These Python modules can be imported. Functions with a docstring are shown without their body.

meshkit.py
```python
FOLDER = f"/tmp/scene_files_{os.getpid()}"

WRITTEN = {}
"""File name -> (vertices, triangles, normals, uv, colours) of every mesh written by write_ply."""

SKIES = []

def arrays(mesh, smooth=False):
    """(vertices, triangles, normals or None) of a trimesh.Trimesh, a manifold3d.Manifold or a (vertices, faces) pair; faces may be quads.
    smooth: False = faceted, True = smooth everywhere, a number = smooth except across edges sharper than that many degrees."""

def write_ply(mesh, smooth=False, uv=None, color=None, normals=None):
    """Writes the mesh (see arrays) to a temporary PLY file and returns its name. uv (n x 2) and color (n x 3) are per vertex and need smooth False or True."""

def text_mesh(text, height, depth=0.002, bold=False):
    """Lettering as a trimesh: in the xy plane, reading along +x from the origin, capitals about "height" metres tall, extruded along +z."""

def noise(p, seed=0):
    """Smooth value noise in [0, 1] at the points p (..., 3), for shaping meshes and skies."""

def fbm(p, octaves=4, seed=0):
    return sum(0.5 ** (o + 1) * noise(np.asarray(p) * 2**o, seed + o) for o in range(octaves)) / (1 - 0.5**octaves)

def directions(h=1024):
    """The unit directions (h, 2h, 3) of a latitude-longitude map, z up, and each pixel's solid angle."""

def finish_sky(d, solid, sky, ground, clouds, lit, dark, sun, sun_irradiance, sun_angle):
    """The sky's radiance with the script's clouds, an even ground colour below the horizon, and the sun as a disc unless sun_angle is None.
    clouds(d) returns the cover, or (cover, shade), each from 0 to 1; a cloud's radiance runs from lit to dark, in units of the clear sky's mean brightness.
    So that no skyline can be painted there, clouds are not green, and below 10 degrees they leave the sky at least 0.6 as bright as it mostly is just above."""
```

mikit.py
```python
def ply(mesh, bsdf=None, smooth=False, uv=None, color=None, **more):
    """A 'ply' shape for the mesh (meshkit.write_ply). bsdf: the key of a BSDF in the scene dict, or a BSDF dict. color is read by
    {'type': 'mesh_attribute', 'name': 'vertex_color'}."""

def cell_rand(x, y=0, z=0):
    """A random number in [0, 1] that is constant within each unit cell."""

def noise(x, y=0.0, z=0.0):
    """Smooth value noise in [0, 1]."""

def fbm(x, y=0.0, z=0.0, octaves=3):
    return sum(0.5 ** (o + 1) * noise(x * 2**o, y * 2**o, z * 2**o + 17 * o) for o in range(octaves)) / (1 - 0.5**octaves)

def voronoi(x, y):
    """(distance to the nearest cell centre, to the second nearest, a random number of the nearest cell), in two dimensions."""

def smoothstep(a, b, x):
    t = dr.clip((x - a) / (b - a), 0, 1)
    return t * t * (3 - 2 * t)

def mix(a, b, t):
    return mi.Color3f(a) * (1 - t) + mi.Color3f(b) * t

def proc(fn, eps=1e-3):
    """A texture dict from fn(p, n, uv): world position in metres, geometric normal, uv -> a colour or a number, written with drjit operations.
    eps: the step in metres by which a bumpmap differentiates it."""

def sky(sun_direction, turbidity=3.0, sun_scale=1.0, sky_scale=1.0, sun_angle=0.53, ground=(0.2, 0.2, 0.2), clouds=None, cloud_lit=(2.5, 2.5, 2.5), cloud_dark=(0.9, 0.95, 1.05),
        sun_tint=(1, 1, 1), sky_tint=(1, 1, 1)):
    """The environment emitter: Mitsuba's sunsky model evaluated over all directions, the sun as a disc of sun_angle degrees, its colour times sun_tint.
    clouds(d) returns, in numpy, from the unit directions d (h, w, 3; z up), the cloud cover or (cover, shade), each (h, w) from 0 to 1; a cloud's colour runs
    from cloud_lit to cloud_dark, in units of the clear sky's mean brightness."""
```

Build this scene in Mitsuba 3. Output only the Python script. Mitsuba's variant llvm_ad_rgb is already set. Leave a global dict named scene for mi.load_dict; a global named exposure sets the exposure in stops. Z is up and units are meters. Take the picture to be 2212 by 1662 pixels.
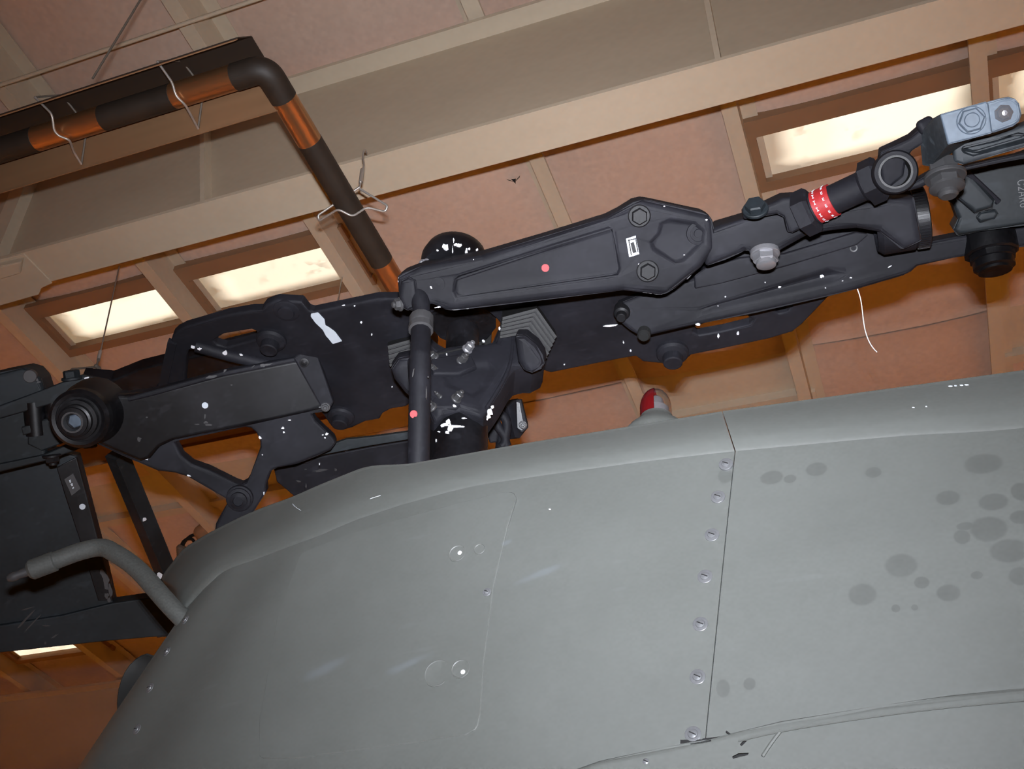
import math, random
import numpy as np, trimesh, shapely
import mitsuba as mi, drjit as dr
import mikit, meshkit
from mikit import proc, noise, fbm, smoothstep, mix
from shapely.geometry import Polygon, Point, LineString, box as sbox
from shapely.ops import unary_union
T = mi.ScalarTransform4f
random.seed(3); rng = np.random.default_rng(3)
scene = {'type': 'scene'}; labels = {}

# ------------------------------------------------------------------ camera, flash, hangar lamps, exposure
EYE = np.array([0, 0, 1.65])                      # all builder coordinates below are relative to the eye; add() shifts them
F, CX, CY = 2400.0, 1106.0, 831.0
M = np.array([[0.93673423, 0.34526411, 0.05763395], [-0.18762477, 0.63424279, -0.75002202], [-0.2955096, 0.69175775, 0.65889703]])
RIGHT, DOWN, FWD = M
scene['camera'] = {'type': 'perspective', 'fov': math.degrees(2 * math.atan(CX / F)), 'fov_axis': 'x', 'near_clip': 0.05, 'far_clip': 100.0,
                   'to_world': T().look_at(origin=EYE.tolist(), target=(EYE + FWD).tolist(), up=(-DOWN).tolist())}
exposure = 0.0
def unit_(v): return v / np.linalg.norm(v)
FLASH_POS = EYE - DOWN * 0.095 + RIGHT * 0.004
FLASH_AIM = unit_(M.T @ np.array([(1190 - CX) / F, (860 - CY) / F, 1.0]))
for i in range(6):                                 # the flash tube behind its lens: a 5 cm wide row of soft edged beams
    o_ = FLASH_POS + RIGHT * (i - 2.5) * 0.009 + DOWN * (0.006 if i % 2 else -0.006)
    scene[f'camera_flash_{i + 1:03d}'] = {'type': 'spot', 'cutoff_angle': 40.0, 'beam_width': 10.0, 'intensity': {'type': 'rgb', 'value': [7.0, 7.25, 7.85]},
                                          'to_world': T().look_at(origin=o_.tolist(), target=(o_ + FLASH_AIM).tolist(), up=(-DOWN).tolist())}
SODIUM = 1.15 * np.array([1.0, 0.41, 0.075])
LAMPS = [(4.6, 4.0, 2.9, 800, 'near the right skylight'), (4.0, 7.0, 2.9, 600, 'farther back'), (-8.8, 4.6, 2.9, 1050, 'beyond the left blade')]

# ------------------------------------------------------------------ helpers
def ray(x, y): return M.T @ np.array([(x - CX) / F, (y - CY) / F, 1.0])
def PD(x, y, d): return ray(x, y) * d
def PZ(x, y, z): r = ray(x, y); return r * (z / r[2])
def PY(x, y, yy): r = ray(x, y); return r * (yy / r[1])
HZ = 1.70
def dh(x, y): return HZ / ray(x, y)[2]
def unit(v): v = np.asarray(v, float); return v / np.linalg.norm(v)
def R3(v): return np.asarray(v, float)

counts = {}
def fresh(key):
    if key not in scene and key not in counts: counts[key] = 0; return key
    counts[key] = counts.get(key, 0) + 1
    return f'{key}_{counts[key]:03d}'
def tag(key, label=None, cat=None, group=None, kind=None):
    d = labels.setdefault(key, {})
    for k, v in (('label', label), ('category', cat), ('group', group), ('kind', kind)):
        if v: d[k] = v
    return key
def add(name, mesh, bsdf, parent=None, smooth=35, label=None, cat=None, group=None, kind=None, **more):
    if parent in HOLD: HOLD.discard(parent); key, label = parent, labels.get(parent, {}).get('label') or label
    else: key = fresh((parent + '__' if parent else '') + name)
    if isinstance(mesh, (list, tuple)) and len(mesh) and isinstance(mesh[0], trimesh.Trimesh): mesh = trimesh.util.concatenate(mesh)
    m = trimesh.Trimesh(np.asarray(mesh.vertices) + EYE, mesh.faces, process=False)
    scene[key] = mikit.ply(m, bsdf, smooth, **more)
    if label or cat or kind: tag(key, label, cat, group, kind)
    return key
def thing(name, label, cat, group=None, kind=None):
    key = fresh(name); scene.pop(key, None); tag(key, label, cat, group, kind); return key

HOLD = set()
def part(parent, name, label, own=True):
    """a part of a thing that has sub-parts; with own, the first mesh added under it becomes the part's own mesh"""
    key = fresh(parent + '__' + name); tag(key, label)
    if own: HOLD.add(key)
    return key
Yw = 1.254
BX0, BK = -0.28, 0.14
def bend(x): return BK * max(0.0, BX0 - x) ** 2
def PB(a, b, off=0.0):
    """point on the bent side wall (y = Yw + bend(x) + off)"""
    y = Yw + off
    for _ in range(12): p = PY(a, b, y); y = Yw + off + bend(p[0])
    return PY(a, b, y)
def hit(mesh, x, y):
    """first point of the mesh seen along the ray of a picture point, with its normal"""
    loc, _, f = mesh.ray.intersects_location([[0, 0, 0]], [unit(ray(x, y))])
    i = np.argmin(np.linalg.norm(loc, axis=1)); return loc[i], mesh.face_normals[f[i]]
class Plane:
    """A working plane: anchor point, normal pointing at the viewer side, in-plane axes."""
    def __init__(s, o, n, xdir=RIGHT):
        s.o, s.n = R3(o), unit(n)
        if s.n @ s.o > 0: s.n = -s.n
        s.ex = unit(xdir - s.n * (xdir @ s.n)); s.ey = np.cross(s.n, s.ex)
    def p3(s, x, y):
        r = ray(x, y); return r * ((s.o @ s.n) / (r @ s.n))
    def p2(s, x, y):
        q = s.p3(x, y) - s.o; return (q @ s.ex, q @ s.ey)
    def poly(s, pts, r=0.0, holes=()):
        g = Polygon([s.p2(*p) for p in pts], [[s.p2(*p) for p in h] for h in holes]).buffer(0)
        if r: g = g.buffer(-r).buffer(2 * r).buffer(-r)
        return g.simplify(0.0003)
    def lift(s, v): v = np.asarray(v); return s.o + v[:, :1] * s.ex + v[:, 1:2] * s.ey + v[:, 2:3] * s.n
    def up(s, h): return Plane2(s, h)
def Plane2(p, h):
    q = Plane.__new__(Plane); q.o, q.n, q.ex, q.ey = p.o + p.n * h, p.n, p.ex, p.ey; return q
def level(z, px=(1106, 700)): return Plane(PZ(*px, z), [0, 0, -1])
def facing(px, d, toward): return Plane(PD(*px, d), ray(*toward))

def geoms(g):
    return [x for x in (getattr(g, 'geoms', None) or [g]) if isinstance(x, Polygon) and x.area > 1e-9]
def tri(g):
    return trimesh.creation.triangulate_polygon(shapely.geometry.polygon.orient(g), engine='earcut')
def relief_local(rings, thick):
    """rings: [(polygon, height), ...] nested from the outline inwards. Side walls go back by thick."""
    V, Fc, n = [], [], 0
    def put(v, f):
        nonlocal n
        V.append(np.asarray(v, float)); Fc.append(np.asarray(f, int) + n); n += len(v)
    for i, (g, h) in enumerate(rings):
        nxt = rings[i + 1] if i + 1 < len(rings) else None
        area = g.difference(nxt[0]) if nxt else g
        inner = set()
        if nxt:
            for q in geoms(nxt[0]):
                for ring in [q.exterior, *q.interiors]: inner |= {(round(a, 7), round(b, 7)) for a, b in ring.coords}
        for q in geoms(area):
            v, f = tri(q)
            hh = np.array([nxt[1] if nxt and (round(a, 7), round(b, 7)) in inner else h for a, b in v])
            a, b, c = (v[f[:, k]] for k in range(3))
            cr = (b[:, 0] - a[:, 0]) * (c[:, 1] - a[:, 1]) - (b[:, 1] - a[:, 1]) * (c[:, 0] - a[:, 0])
            f = np.where(cr[:, None] < 0, f[:, ::-1], f)
            put(np.c_[v, hh], f)
    g0, h0 = rings[0]
    for q in geoms(g0):
        v, f = tri(q)
        put(np.c_[v, np.full(len(v), h0 - thick)], f[:, ::-1])
        q = shapely.geometry.polygon.orient(q)
        for ring in [q.exterior, *q.interiors]:
            c = np.array(ring.coords)[:-1]; k = len(c); i = np.arange(k); j = (i + 1) % k
            put(np.r_[np.c_[c, np.full(k, h0)], np.c_[c, np.full(k, h0 - thick)]], np.r_[np.c_[i, i + k, j], np.c_[j, i + k, j + k]])
    m = trimesh.Trimesh(np.vstack(V), np.vstack(Fc), process=False); m.merge_vertices(digits_vertex=7)
    return m
def bevel_rings(g, b, h=None, n=3):
    h = b if h is None else h; out = [(g, 0.0)]
    for k in range(1, n + 1):
        a = k / n * math.pi / 2; q = g.buffer(-b * (1 - math.cos(a)) - 1e-5 * k)
        if q.is_empty: break
        out.append((q, h * math.sin(a)))
    return out
def dish(rings, pocket, depth, b=0.006, n=3):
    """Sink a pocket into the last level of rings."""
    top = rings[-1][1]; base = rings[-1][0]; p = pocket.intersection(base.buffer(-0.001)); out = list(rings)
    out.append((p, top))
    for k in range(1, n + 1):
        t = k / n; q = p.buffer(-b * t)
        if q.is_empty: break
        out.append((q, top - depth * (0.5 - 0.5 * math.cos(math.pi * t))))
    return out
def relief(plane, rings, thick):
    m = relief_local(rings, thick); return trimesh.Trimesh(plane.lift(m.vertices), m.faces, process=False)
def plate(plane, pts, thick, bevel=0.006, r=0.004, holes=(), hr=0, pockets=(), bulge=None):
    g = plane.poly(pts, r)
    for h in holes: g = g.difference(h if isinstance(h, Polygon) else plane.poly(h, hr or r))
    rings = bevel_rings(g, bevel, bulge)
    if pockets:
        pk = unary_union([p for p, d, b in pockets]); rings = dish(rings, pk, pockets[0][1], pockets[0][2])
    return relief(plane, rings, thick)

def frame(a):
    a = unit(a); x = np.cross(a, [0.31, 0.77, 0.55]); x = unit(x); return x, np.cross(a, x), a
def lathe(o, axis, prof, n=40):
    x, y, a = frame(axis); th = np.arange(n) / n * 2 * np.pi
    prof = [(max(r, 1e-5), h) for r, h in prof]
    v = np.vstack([R3(o) + a * h + r * (np.cos(th)[:, None] * x + np.sin(th)[:, None] * y) for r, h in prof])
    f = []
    for k in range(len(prof) - 1):
        for i in range(n):
            j = (i + 1) % n; A, B, C, D = k * n + i, k * n + j, (k + 1) * n + i, (k + 1) * n + j
            f += [(A, B, D), (A, D, C)]
    return trimesh.Trimesh(v, f, process=False)
def cyl(o, axis, r, h0, h1, n=32, c=0.0015):
    return lathe(o, axis, [(0, h0), (r - c, h0), (r, h0 + c), (r, h1 - c), (r - c, h1), (0, h1)], n)
def hexnut(o, axis, r, h0, h1, spin=0.0):
    x, y, a = frame(axis); th = np.arange(6) / 6 * 2 * np.pi + spin; c = 0.14 * r
    v = np.vstack([[R3(o) + a * h + rr * (math.cos(t) * x + math.sin(t) * y) for t in th] for rr, h in ((r, h0), (r, h1 - c), (r - c, h1))] + [[R3(o) + a * h0, R3(o) + a * h1]])
    f = []
    for k in (0, 1):
        for i in range(6):
            j = (i + 1) % 6; f += [(k * 6 + i, k * 6 + j, k * 6 + 6 + j), (k * 6 + i, k * 6 + 6 + j, k * 6 + 6 + i)]
    for i in range(6): f += [(18, (i + 1) % 6, i), (19, 12 + i, 12 + (i + 1) % 6)]
    return trimesh.Trimesh(v, f, process=False)
def bolt(parent, o, axis, r, bsdf='m_bolt', h=None, stub=True, name='bolt', label=None):
    h = h or r * 0.9
    parts = [cyl(o, axis, r * 1.25, -0.004, 0.18 * r), hexnut(o, axis, r, 0.15 * r, h, rng.uniform(0, 1))]
    if stub: parts.append(cyl(o, axis, r * 0.55, h * 0.9, h * 1.5))
    return add(name, parts, bsdf, parent, 30, label)
def tube(pts, rad, n=16, cap=True, closed=False):
    pts = np.asarray(pts, float); rad = np.broadcast_to(np.asarray(rad, float), (len(pts),))
    t = np.gradient(pts, axis=0)
    if closed: t = np.roll(pts, -1, 0) - np.roll(pts, 1, 0)
    t /= np.linalg.norm(t, axis=1, keepdims=True) + 1e-12
    x = unit(np.cross(t[0], [0.3, 0.5, 0.8])); V = []; th = np.arange(n) / n * 2 * np.pi
    for p, d, r in zip(pts, t, rad):
        x = unit(x - d * (x @ d)); y = np.cross(d, x); V.append(p + r * (np.cos(th)[:, None] * x + np.sin(th)[:, None] * y))
    v = np.vstack(V); f = []; m = len(pts)
    for k in range(m if closed else m - 1):
        k2 = (k + 1) % m
        for i in range(n):
            j = (i + 1) % n; f += [(k * n + i, k * n + j, k2 * n + j), (k * n + i, k2 * n + j, k2 * n + i)]
    if cap and not closed:
        v = np.vstack([v, pts[0], pts[-1]]); a, b = len(v) - 2, len(v) - 1
        for i in range(n): f += [(a, (i + 1) % n, i), (b, (m - 1) * n + i, (m - 1) * n + (i + 1) % n)]
    return trimesh.Trimesh(v, f, process=False)
def smoothpath(pts, n=40):
    from scipy.interpolate import make_interp_spline
    pts = np.asarray(pts, float); d = np.r_[0, np.cumsum(np.linalg.norm(np.diff(pts, axis=0), axis=1))]
    return make_interp_spline(d, pts, k=min(3, len(pts) - 1))(np.linspace(0, d[-1], n))
def rounded(pts, r, n=8):
    """polyline with its corners rounded by radius-like distance r"""
    pts = [R3(p) for p in pts]; out = [pts[0]]
    for a, b, c in zip(pts, pts[1:], pts[2:]):
        u, w = unit(a - b), unit(c - b); rr = min(r, 0.45 * np.linalg.norm(a - b), 0.45 * np.linalg.norm(c - b))
        for t in np.linspace(0, 1, n): out.append((1 - t) ** 2 * (b + u * rr) + 2 * t * (1 - t) * b + t * t * (b + w * rr))
    return np.array(out + [pts[-1]])
def slab(x0, x1, y0, y1, z0, z1, c=0.0):
    m = trimesh.creation.box([x1 - x0, y1 - y0, z1 - z0]); m.apply_translation([(x0 + x1) / 2, (y0 + y1) / 2, (z0 + z1) / 2]); return m
def bar(p, q, w, h, upv):
    """box from p to q, width w across, height h along upv"""
    p, q = R3(p), R3(q); a = unit(q - p); u = unit(R3(upv) - a * (R3(upv) @ a)); s = np.cross(a, u)
    v = [b + i * s * w / 2 + j * u * h / 2 for b in (p, q) for i, j in ((-1, -1), (1, -1), (1, 1), (-1, 1))]
    return trimesh.convex.convex_hull(np.array(v))
def hull_round(pts, r):
    s = trimesh.creation.icosphere(subdivisions=2, radius=r)
    return trimesh.convex.convex_hull(np.vstack([s.vertices + R3(p) for p in pts]))
def shell(G, t=0.004):
    """closed thin shell from a grid of points G (m, n, 3); its front faces the viewer"""
    G = np.asarray(G, float); m, n, _ = G.shape
    du, dv = np.gradient(G, axis=0), np.gradient(G, axis=1); N = np.cross(du, dv); N /= np.linalg.norm(N, axis=2, keepdims=True) + 1e-12
    c = G.reshape(-1, 3).mean(0)
    flip = np.sum(N[m // 3, n // 2] * G[m // 3, n // 2]) > 0
    if flip: N = -N
    v = np.vstack([G.reshape(-1, 3), (G - N * t).reshape(-1, 3)]); idx = np.arange(m * n).reshape(m, n); k = m * n
    a, b, cc, d = idx[:-1, :-1].ravel(), idx[1:, :-1].ravel(), idx[1:, 1:].ravel(), idx[:-1, 1:].ravel()
    f = np.r_[np.c_[a, b, cc], np.c_[a, cc, d]]
    if flip: f = f[:, ::-1]
    f2 = f[:, ::-1] + k
    loop = np.r_[idx[0, :], idx[1:, -1], idx[-1, -2::-1], idx[-2:0:-1, 0]]; nx = np.roll(loop, -1)
    s = np.r_[np.c_[loop, nx, nx + k], np.c_[loop, nx + k, loop + k]]
    if not flip: s = s[:, ::-1]
    return trimesh.Trimesh(v, np.r_[f, f2, s], process=False)
def chips(parent, plane, spots, bsdf='m_chip', name='paint_chips', h=0.0006, seed=1, jag=0.35):
    """small flakes of bare metal: (px, py, rx, ry) in picture pixels, irregular outlines on the plane"""
    rg = np.random.default_rng(seed); ms = []
    for s in spots:
        x, y, rx, ry = s[:4]; rot = s[4] if len(s) > 4 else 0; k = 11; pts = []
        for i in range(k):
            a = i / k * 2 * math.pi; q = 1 + jag * rg.uniform(-1, 1); u, w = rx * q * math.cos(a), ry * q * math.sin(a)
            pts.append((x + u * math.cos(rot) - w * math.sin(rot), y + u * math.sin(rot) + w * math.cos(rot)))
        g = Polygon([plane.p2(*p) for p in pts]).buffer(0)
        for q in geoms(g): ms.append(relief(plane, [(q, h)], h + 0.001))
    return add(name, ms, bsdf, parent, False, kind='stuff')
def disc_at(plane, x, y, r, h=0.0008):
    g = Point(plane.p2(x, y)).buffer(r, 24); return relief(plane, [(g, h)], h + 0.001)

# ------------------------------------------------------------------ materials
def mat(name, base, rough=0.5, metallic=0.0, bump=None, **more):
    b = {'type': 'principled', 'base_color': base if isinstance(base, dict) else {'type': 'rgb', 'value': list(base)}, 'roughness': rough, **more}
    if metallic: b['metallic'] = metallic
    if bump: b = {'type': 'bumpmap', 'arbitrary': bump[0], 'scale': bump[1], 'bsdf': b}
    scene[name] = {'type': 'twosided', 'bsdf': b}
def black_fn(lo, hi, s=9.0):
    def fn(p, n, uv):
        a = fbm(p.x * s, p.y * s, p.z * s, 4); b = noise(p.x * 160, p.y * 160, p.z * 160); c = fbm(p.x * 30 + 5, p.y * 70, p.z * 30, 3)
        t = smoothstep(0.35, 0.75, a) * 0.7 + smoothstep(0.62, 0.8, c) * 0.5 + (b - 0.5) * 0.25
        return mix(lo, hi, dr.clip(t, 0, 1))
    return fn
f_black = black_fn((0.006, 0.006, 0.0082), (0.0145, 0.0145, 0.019)); f_gloss = black_fn((0.002, 0.002, 0.0026), (0.012, 0.012, 0.0145), 6.0); f_teal = black_fn((0.0045, 0.0068, 0.0082), (0.0145, 0.0195, 0.024), 5.0)
mat('m_black', proc(f_black), 0.66, specular=0.2); mat('m_gloss', proc(f_gloss), 0.42, specular=0.3); mat('m_teal', proc(f_teal), 0.6, specular=0.3)
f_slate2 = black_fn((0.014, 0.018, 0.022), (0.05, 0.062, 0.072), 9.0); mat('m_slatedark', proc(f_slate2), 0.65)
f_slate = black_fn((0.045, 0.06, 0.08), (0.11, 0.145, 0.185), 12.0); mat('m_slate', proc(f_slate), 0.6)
mat('m_chip', (0.6, 0.61, 0.63), 0.5); mat('m_bolt', (0.005, 0.005, 0.006), 0.55, specular=0.3); mat('m_steel', (0.25, 0.25, 0.265), 0.25, 0.6)
mat('m_greysteel', (0.05, 0.05, 0.052), 0.42, 0.3); mat('m_white', (0.42, 0.46, 0.5), 0.6); mat('m_red', (0.27, 0.014, 0.016), 0.5); mat('m_pink', (0.5, 0.05, 0.055), 0.7)
mat('m_screw', (0.14, 0.144, 0.15), 0.3, 0.5); mat('m_rubber', (0.012, 0.012, 0.013), 0.8); mat('m_shim', (0.008, 0.0079, 0.0077), 0.55, 0.2); mat('m_void', (0.003, 0.003, 0.003), 0.9)

STAINS = []   # filled with (x, z, rx, rz) in world metres by the fuselage builder, before the material is made
for (px, py, rx, ry) in ((1666, 1030, 25, 15), (1706, 1033, 14, 9), (1763, 1012, 24, 15), (1886, 1019, 18, 12), (2124, 1000, 45, 23), (2047, 1075, 27, 16), (2146, 1084, 34, 19), (2205, 1062, 22, 20),
                         (2135, 1143, 42, 28), (2078, 1160, 19, 16), (2085, 1137, 20, 9), (2180, 1190, 45, 26), (2205, 1117, 25, 15), (1947, 1222, 37, 26), (1991, 1259, 17, 13), (1863, 1285, 31, 24),
                         (2049, 1281, 27, 19), (2110, 1243, 14, 9), (2205, 1245, 27, 20), (1935, 1315, 10, 9), (1976, 1313, 8, 7), (1566, 1026, 16, 17), (1562, 1488, 15, 20), (1619, 1478, 14, 14)):
    c, a, b = PY(px, py, Yw), PY(px + rx, py, Yw), PY(px, py + ry, Yw)
    STAINS.append((c[0], c[2] + EYE[2], np.linalg.norm(a - c), np.linalg.norm(b - c)))
SMEARS = []
for (px, py, rx, ry) in ((700, 1448, 55, 17), (880, 1437, 55, 13), (1170, 1238, 60, 10), (1095, 1172, 12, 6)):
    c, a, b = PB(px, py), PB(px + rx, py), PB(px, py + ry)
    SMEARS.append((c[0], c[2] + EYE[2], abs(a[0] - c[0]), np.linalg.norm(b - c)))
def f_cowl(p, n, uv):
    a = fbm(p.x * 7, p.y * 7, p.z * 7, 4); b = noise(p.x * 260, p.y * 260, p.z * 260); c = fbm(p.x * 3 + 9, p.y * 3, p.z * 14, 3)
    col = mix((0.058, 0.062, 0.057), (0.070, 0.0745, 0.0695), dr.clip(a * 1.2 - 0.1 + (b - 0.5) * 0.45, 0, 1)) * (0.94 + 0.12 * c)
    st = mi.Float(0)
    w = (fbm(p.x * 40, p.y * 40, p.z * 40, 2) - 0.5) * 0.12
    for i, (x, z, rx, rz) in enumerate(STAINS):
        e = dr.sqrt(dr.square((p.x - x) / rx) + dr.square((p.z - z) / rz)) + w
        st = dr.maximum(st, (1 - smoothstep(0.82, 1.08, e)) * (0.75 + 0.5 * (fbm(p.x * 25 + i, p.y * 25, p.z * 25, 2))))
    side = dr.select(p.y < Yw + 0.05, mi.Float(1), mi.Float(0))
    col = col * (1 - 0.23 * st * side)
    for (x, z, rx, rz) in SMEARS:
        e = dr.sqrt(dr.square((p.x - x) / rx) + dr.square((p.z - z - 0.25 * (p.x - x)) / rz)) + w * 6
        col = mix(col, mi.Color3f(0.085, 0.095, 0.1), (1 - smoothstep(0.3, 1.05, e)) * 0.55 * side)
    sc = smoothstep(0.79, 0.86, fbm(p.x * 14 + 3, p.y * 9, p.z * 46, 2)) * 0.06
    return mix(col, mi.Color3f(0.13, 0.14, 0.145), sc)
mat('m_cowl', proc(f_cowl), 0.55)
mat('m_cowldark', (0.012, 0.0125, 0.012), 0.7)
def f_pitot(p, n, uv):
    b = noise(p.x * 300, p.y * 300, p.z * 300); return mix((0.036, 0.038, 0.035), (0.05, 0.053, 0.049), b)
mat('m_pitot', proc(f_pitot), 0.7)

def f_insul(p, n, uv):
    a = fbm(p.x * 1.3, p.y * 1.1, p.z, 4); b = fbm(p.x * 55, p.y * 55, p.z * 55, 2); g = noise(p.x * 1.8, p.y * 5.0, 3.3)
    return mix((0.48, 0.355, 0.28), (0.64, 0.485, 0.385), dr.clip(a * 0.8 + (b - 0.5) * 0.5 + 0.1 * g, 0, 1))
mat('m_insul', proc(f_insul), 0.7)
def f_cream(p, n, uv):
    a = fbm(p.x * 1.5, p.y * 3, p.z * 3, 4); b = fbm(p.x * 50, p.y * 50, p.z * 50, 2)
    return mix((0.46, 0.385, 0.28), (0.57, 0.49, 0.37), dr.clip(a + (b - 0.5) * 0.3, 0, 1))
mat('m_cream', proc(f_cream), 0.6)
def f_web_shaded(p, n, uv): return mix((0.37, 0.30, 0.215), (0.47, 0.39, 0.285), dr.clip(fbm(p.x * 1.2, p.y * 3, p.z * 3, 4) + (fbm(p.x * 50, p.y * 50, p.z * 50, 2) - 0.5) * 0.3, 0, 1))  # girder cream darkened: the web's weaker light is put into its colour
mat('m_web_shaded', proc(f_web_shaded), 0.65); mat('m_hood_shade', (0.02, 0.013, 0.009), 0.5)  # hood metal coloured dark in place of the gloom it would mirror
def f_trim(p, n, uv): return mix((0.20, 0.115, 0.06), (0.29, 0.165, 0.09), fbm(p.x * 4, p.y * 9, p.z * 9, 3))
mat('m_trim', proc(f_trim), 0.7)
def f_hood(p, n, uv): return mix((0.22, 0.12, 0.06), (0.34, 0.19, 0.10), fbm(p.x * 2, p.y * 20, p.z * 20, 3))
mat('m_hood', proc(f_hood), 0.45, 0.3)
mat('m_copper', (0.55, 0.28, 0.13), 0.3, 0.9)
def f_burnt(p, n, uv): return mix((0.011, 0.0075, 0.005), (0.028, 0.019, 0.013), fbm(p.x * 14, p.y * 14, p.z * 14, 3))
mat('m_burnt', proc(f_burnt), 0.6)
mat('m_wire', (0.45, 0.42, 0.38), 0.4, 0.6); mat('m_darkwire', (0.12, 0.1, 0.08), 0.6)
def f_floor(p, n, uv): return mix((0.42, 0.36, 0.29), (0.55, 0.48, 0.39), fbm(p.x * 0.8, p.y * 0.8, 0, 4))
mat('m_floor', proc(f_floor), 0.6)

# ------------------------------------------------------------------ the hangar
HB = 3.0
GY, ZT = 0.643 * HB, 1.226 * HB                     # near edge and top of the girder
PURLIN_Z = 3.72
ROOF_Z = PURLIN_Z + 0.17
FL = -1.65
add('floor', slab(-16, 12, -8, 18, FL - 0.2, FL), 'm_floor', None, False, kind='structure')
for nm, a in (('wall_left', (-16.2, -16, -8, 18)), ('wall_right', (12, 12.2, -8, 18)), ('wall_back', (-16, 12, 18, 18.2)), ('wall_front', (-16, 12, -8.2, -8))):
    add(nm, slab(*a, FL, ROOF_Z + 0.3), 'm_cream', None, False, kind='structure')

PX = [0.63 + 0.03, -0.255, -1.115, -2.115, -3.0, -3.89]
PX = [4.2, 3.31, 2.42, 1.53] + PX + [-4.78, -5.67, -6.56, -7.45, -8.34, -9.23, -10.12, -11.0]
def skylight_rows(i):
    return i
ceil_key = thing('ceiling', 'insulated hangar roof of sagging blankets between purlins', 'ceiling', kind='structure'); labels[ceil_key].pop('category')
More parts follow.
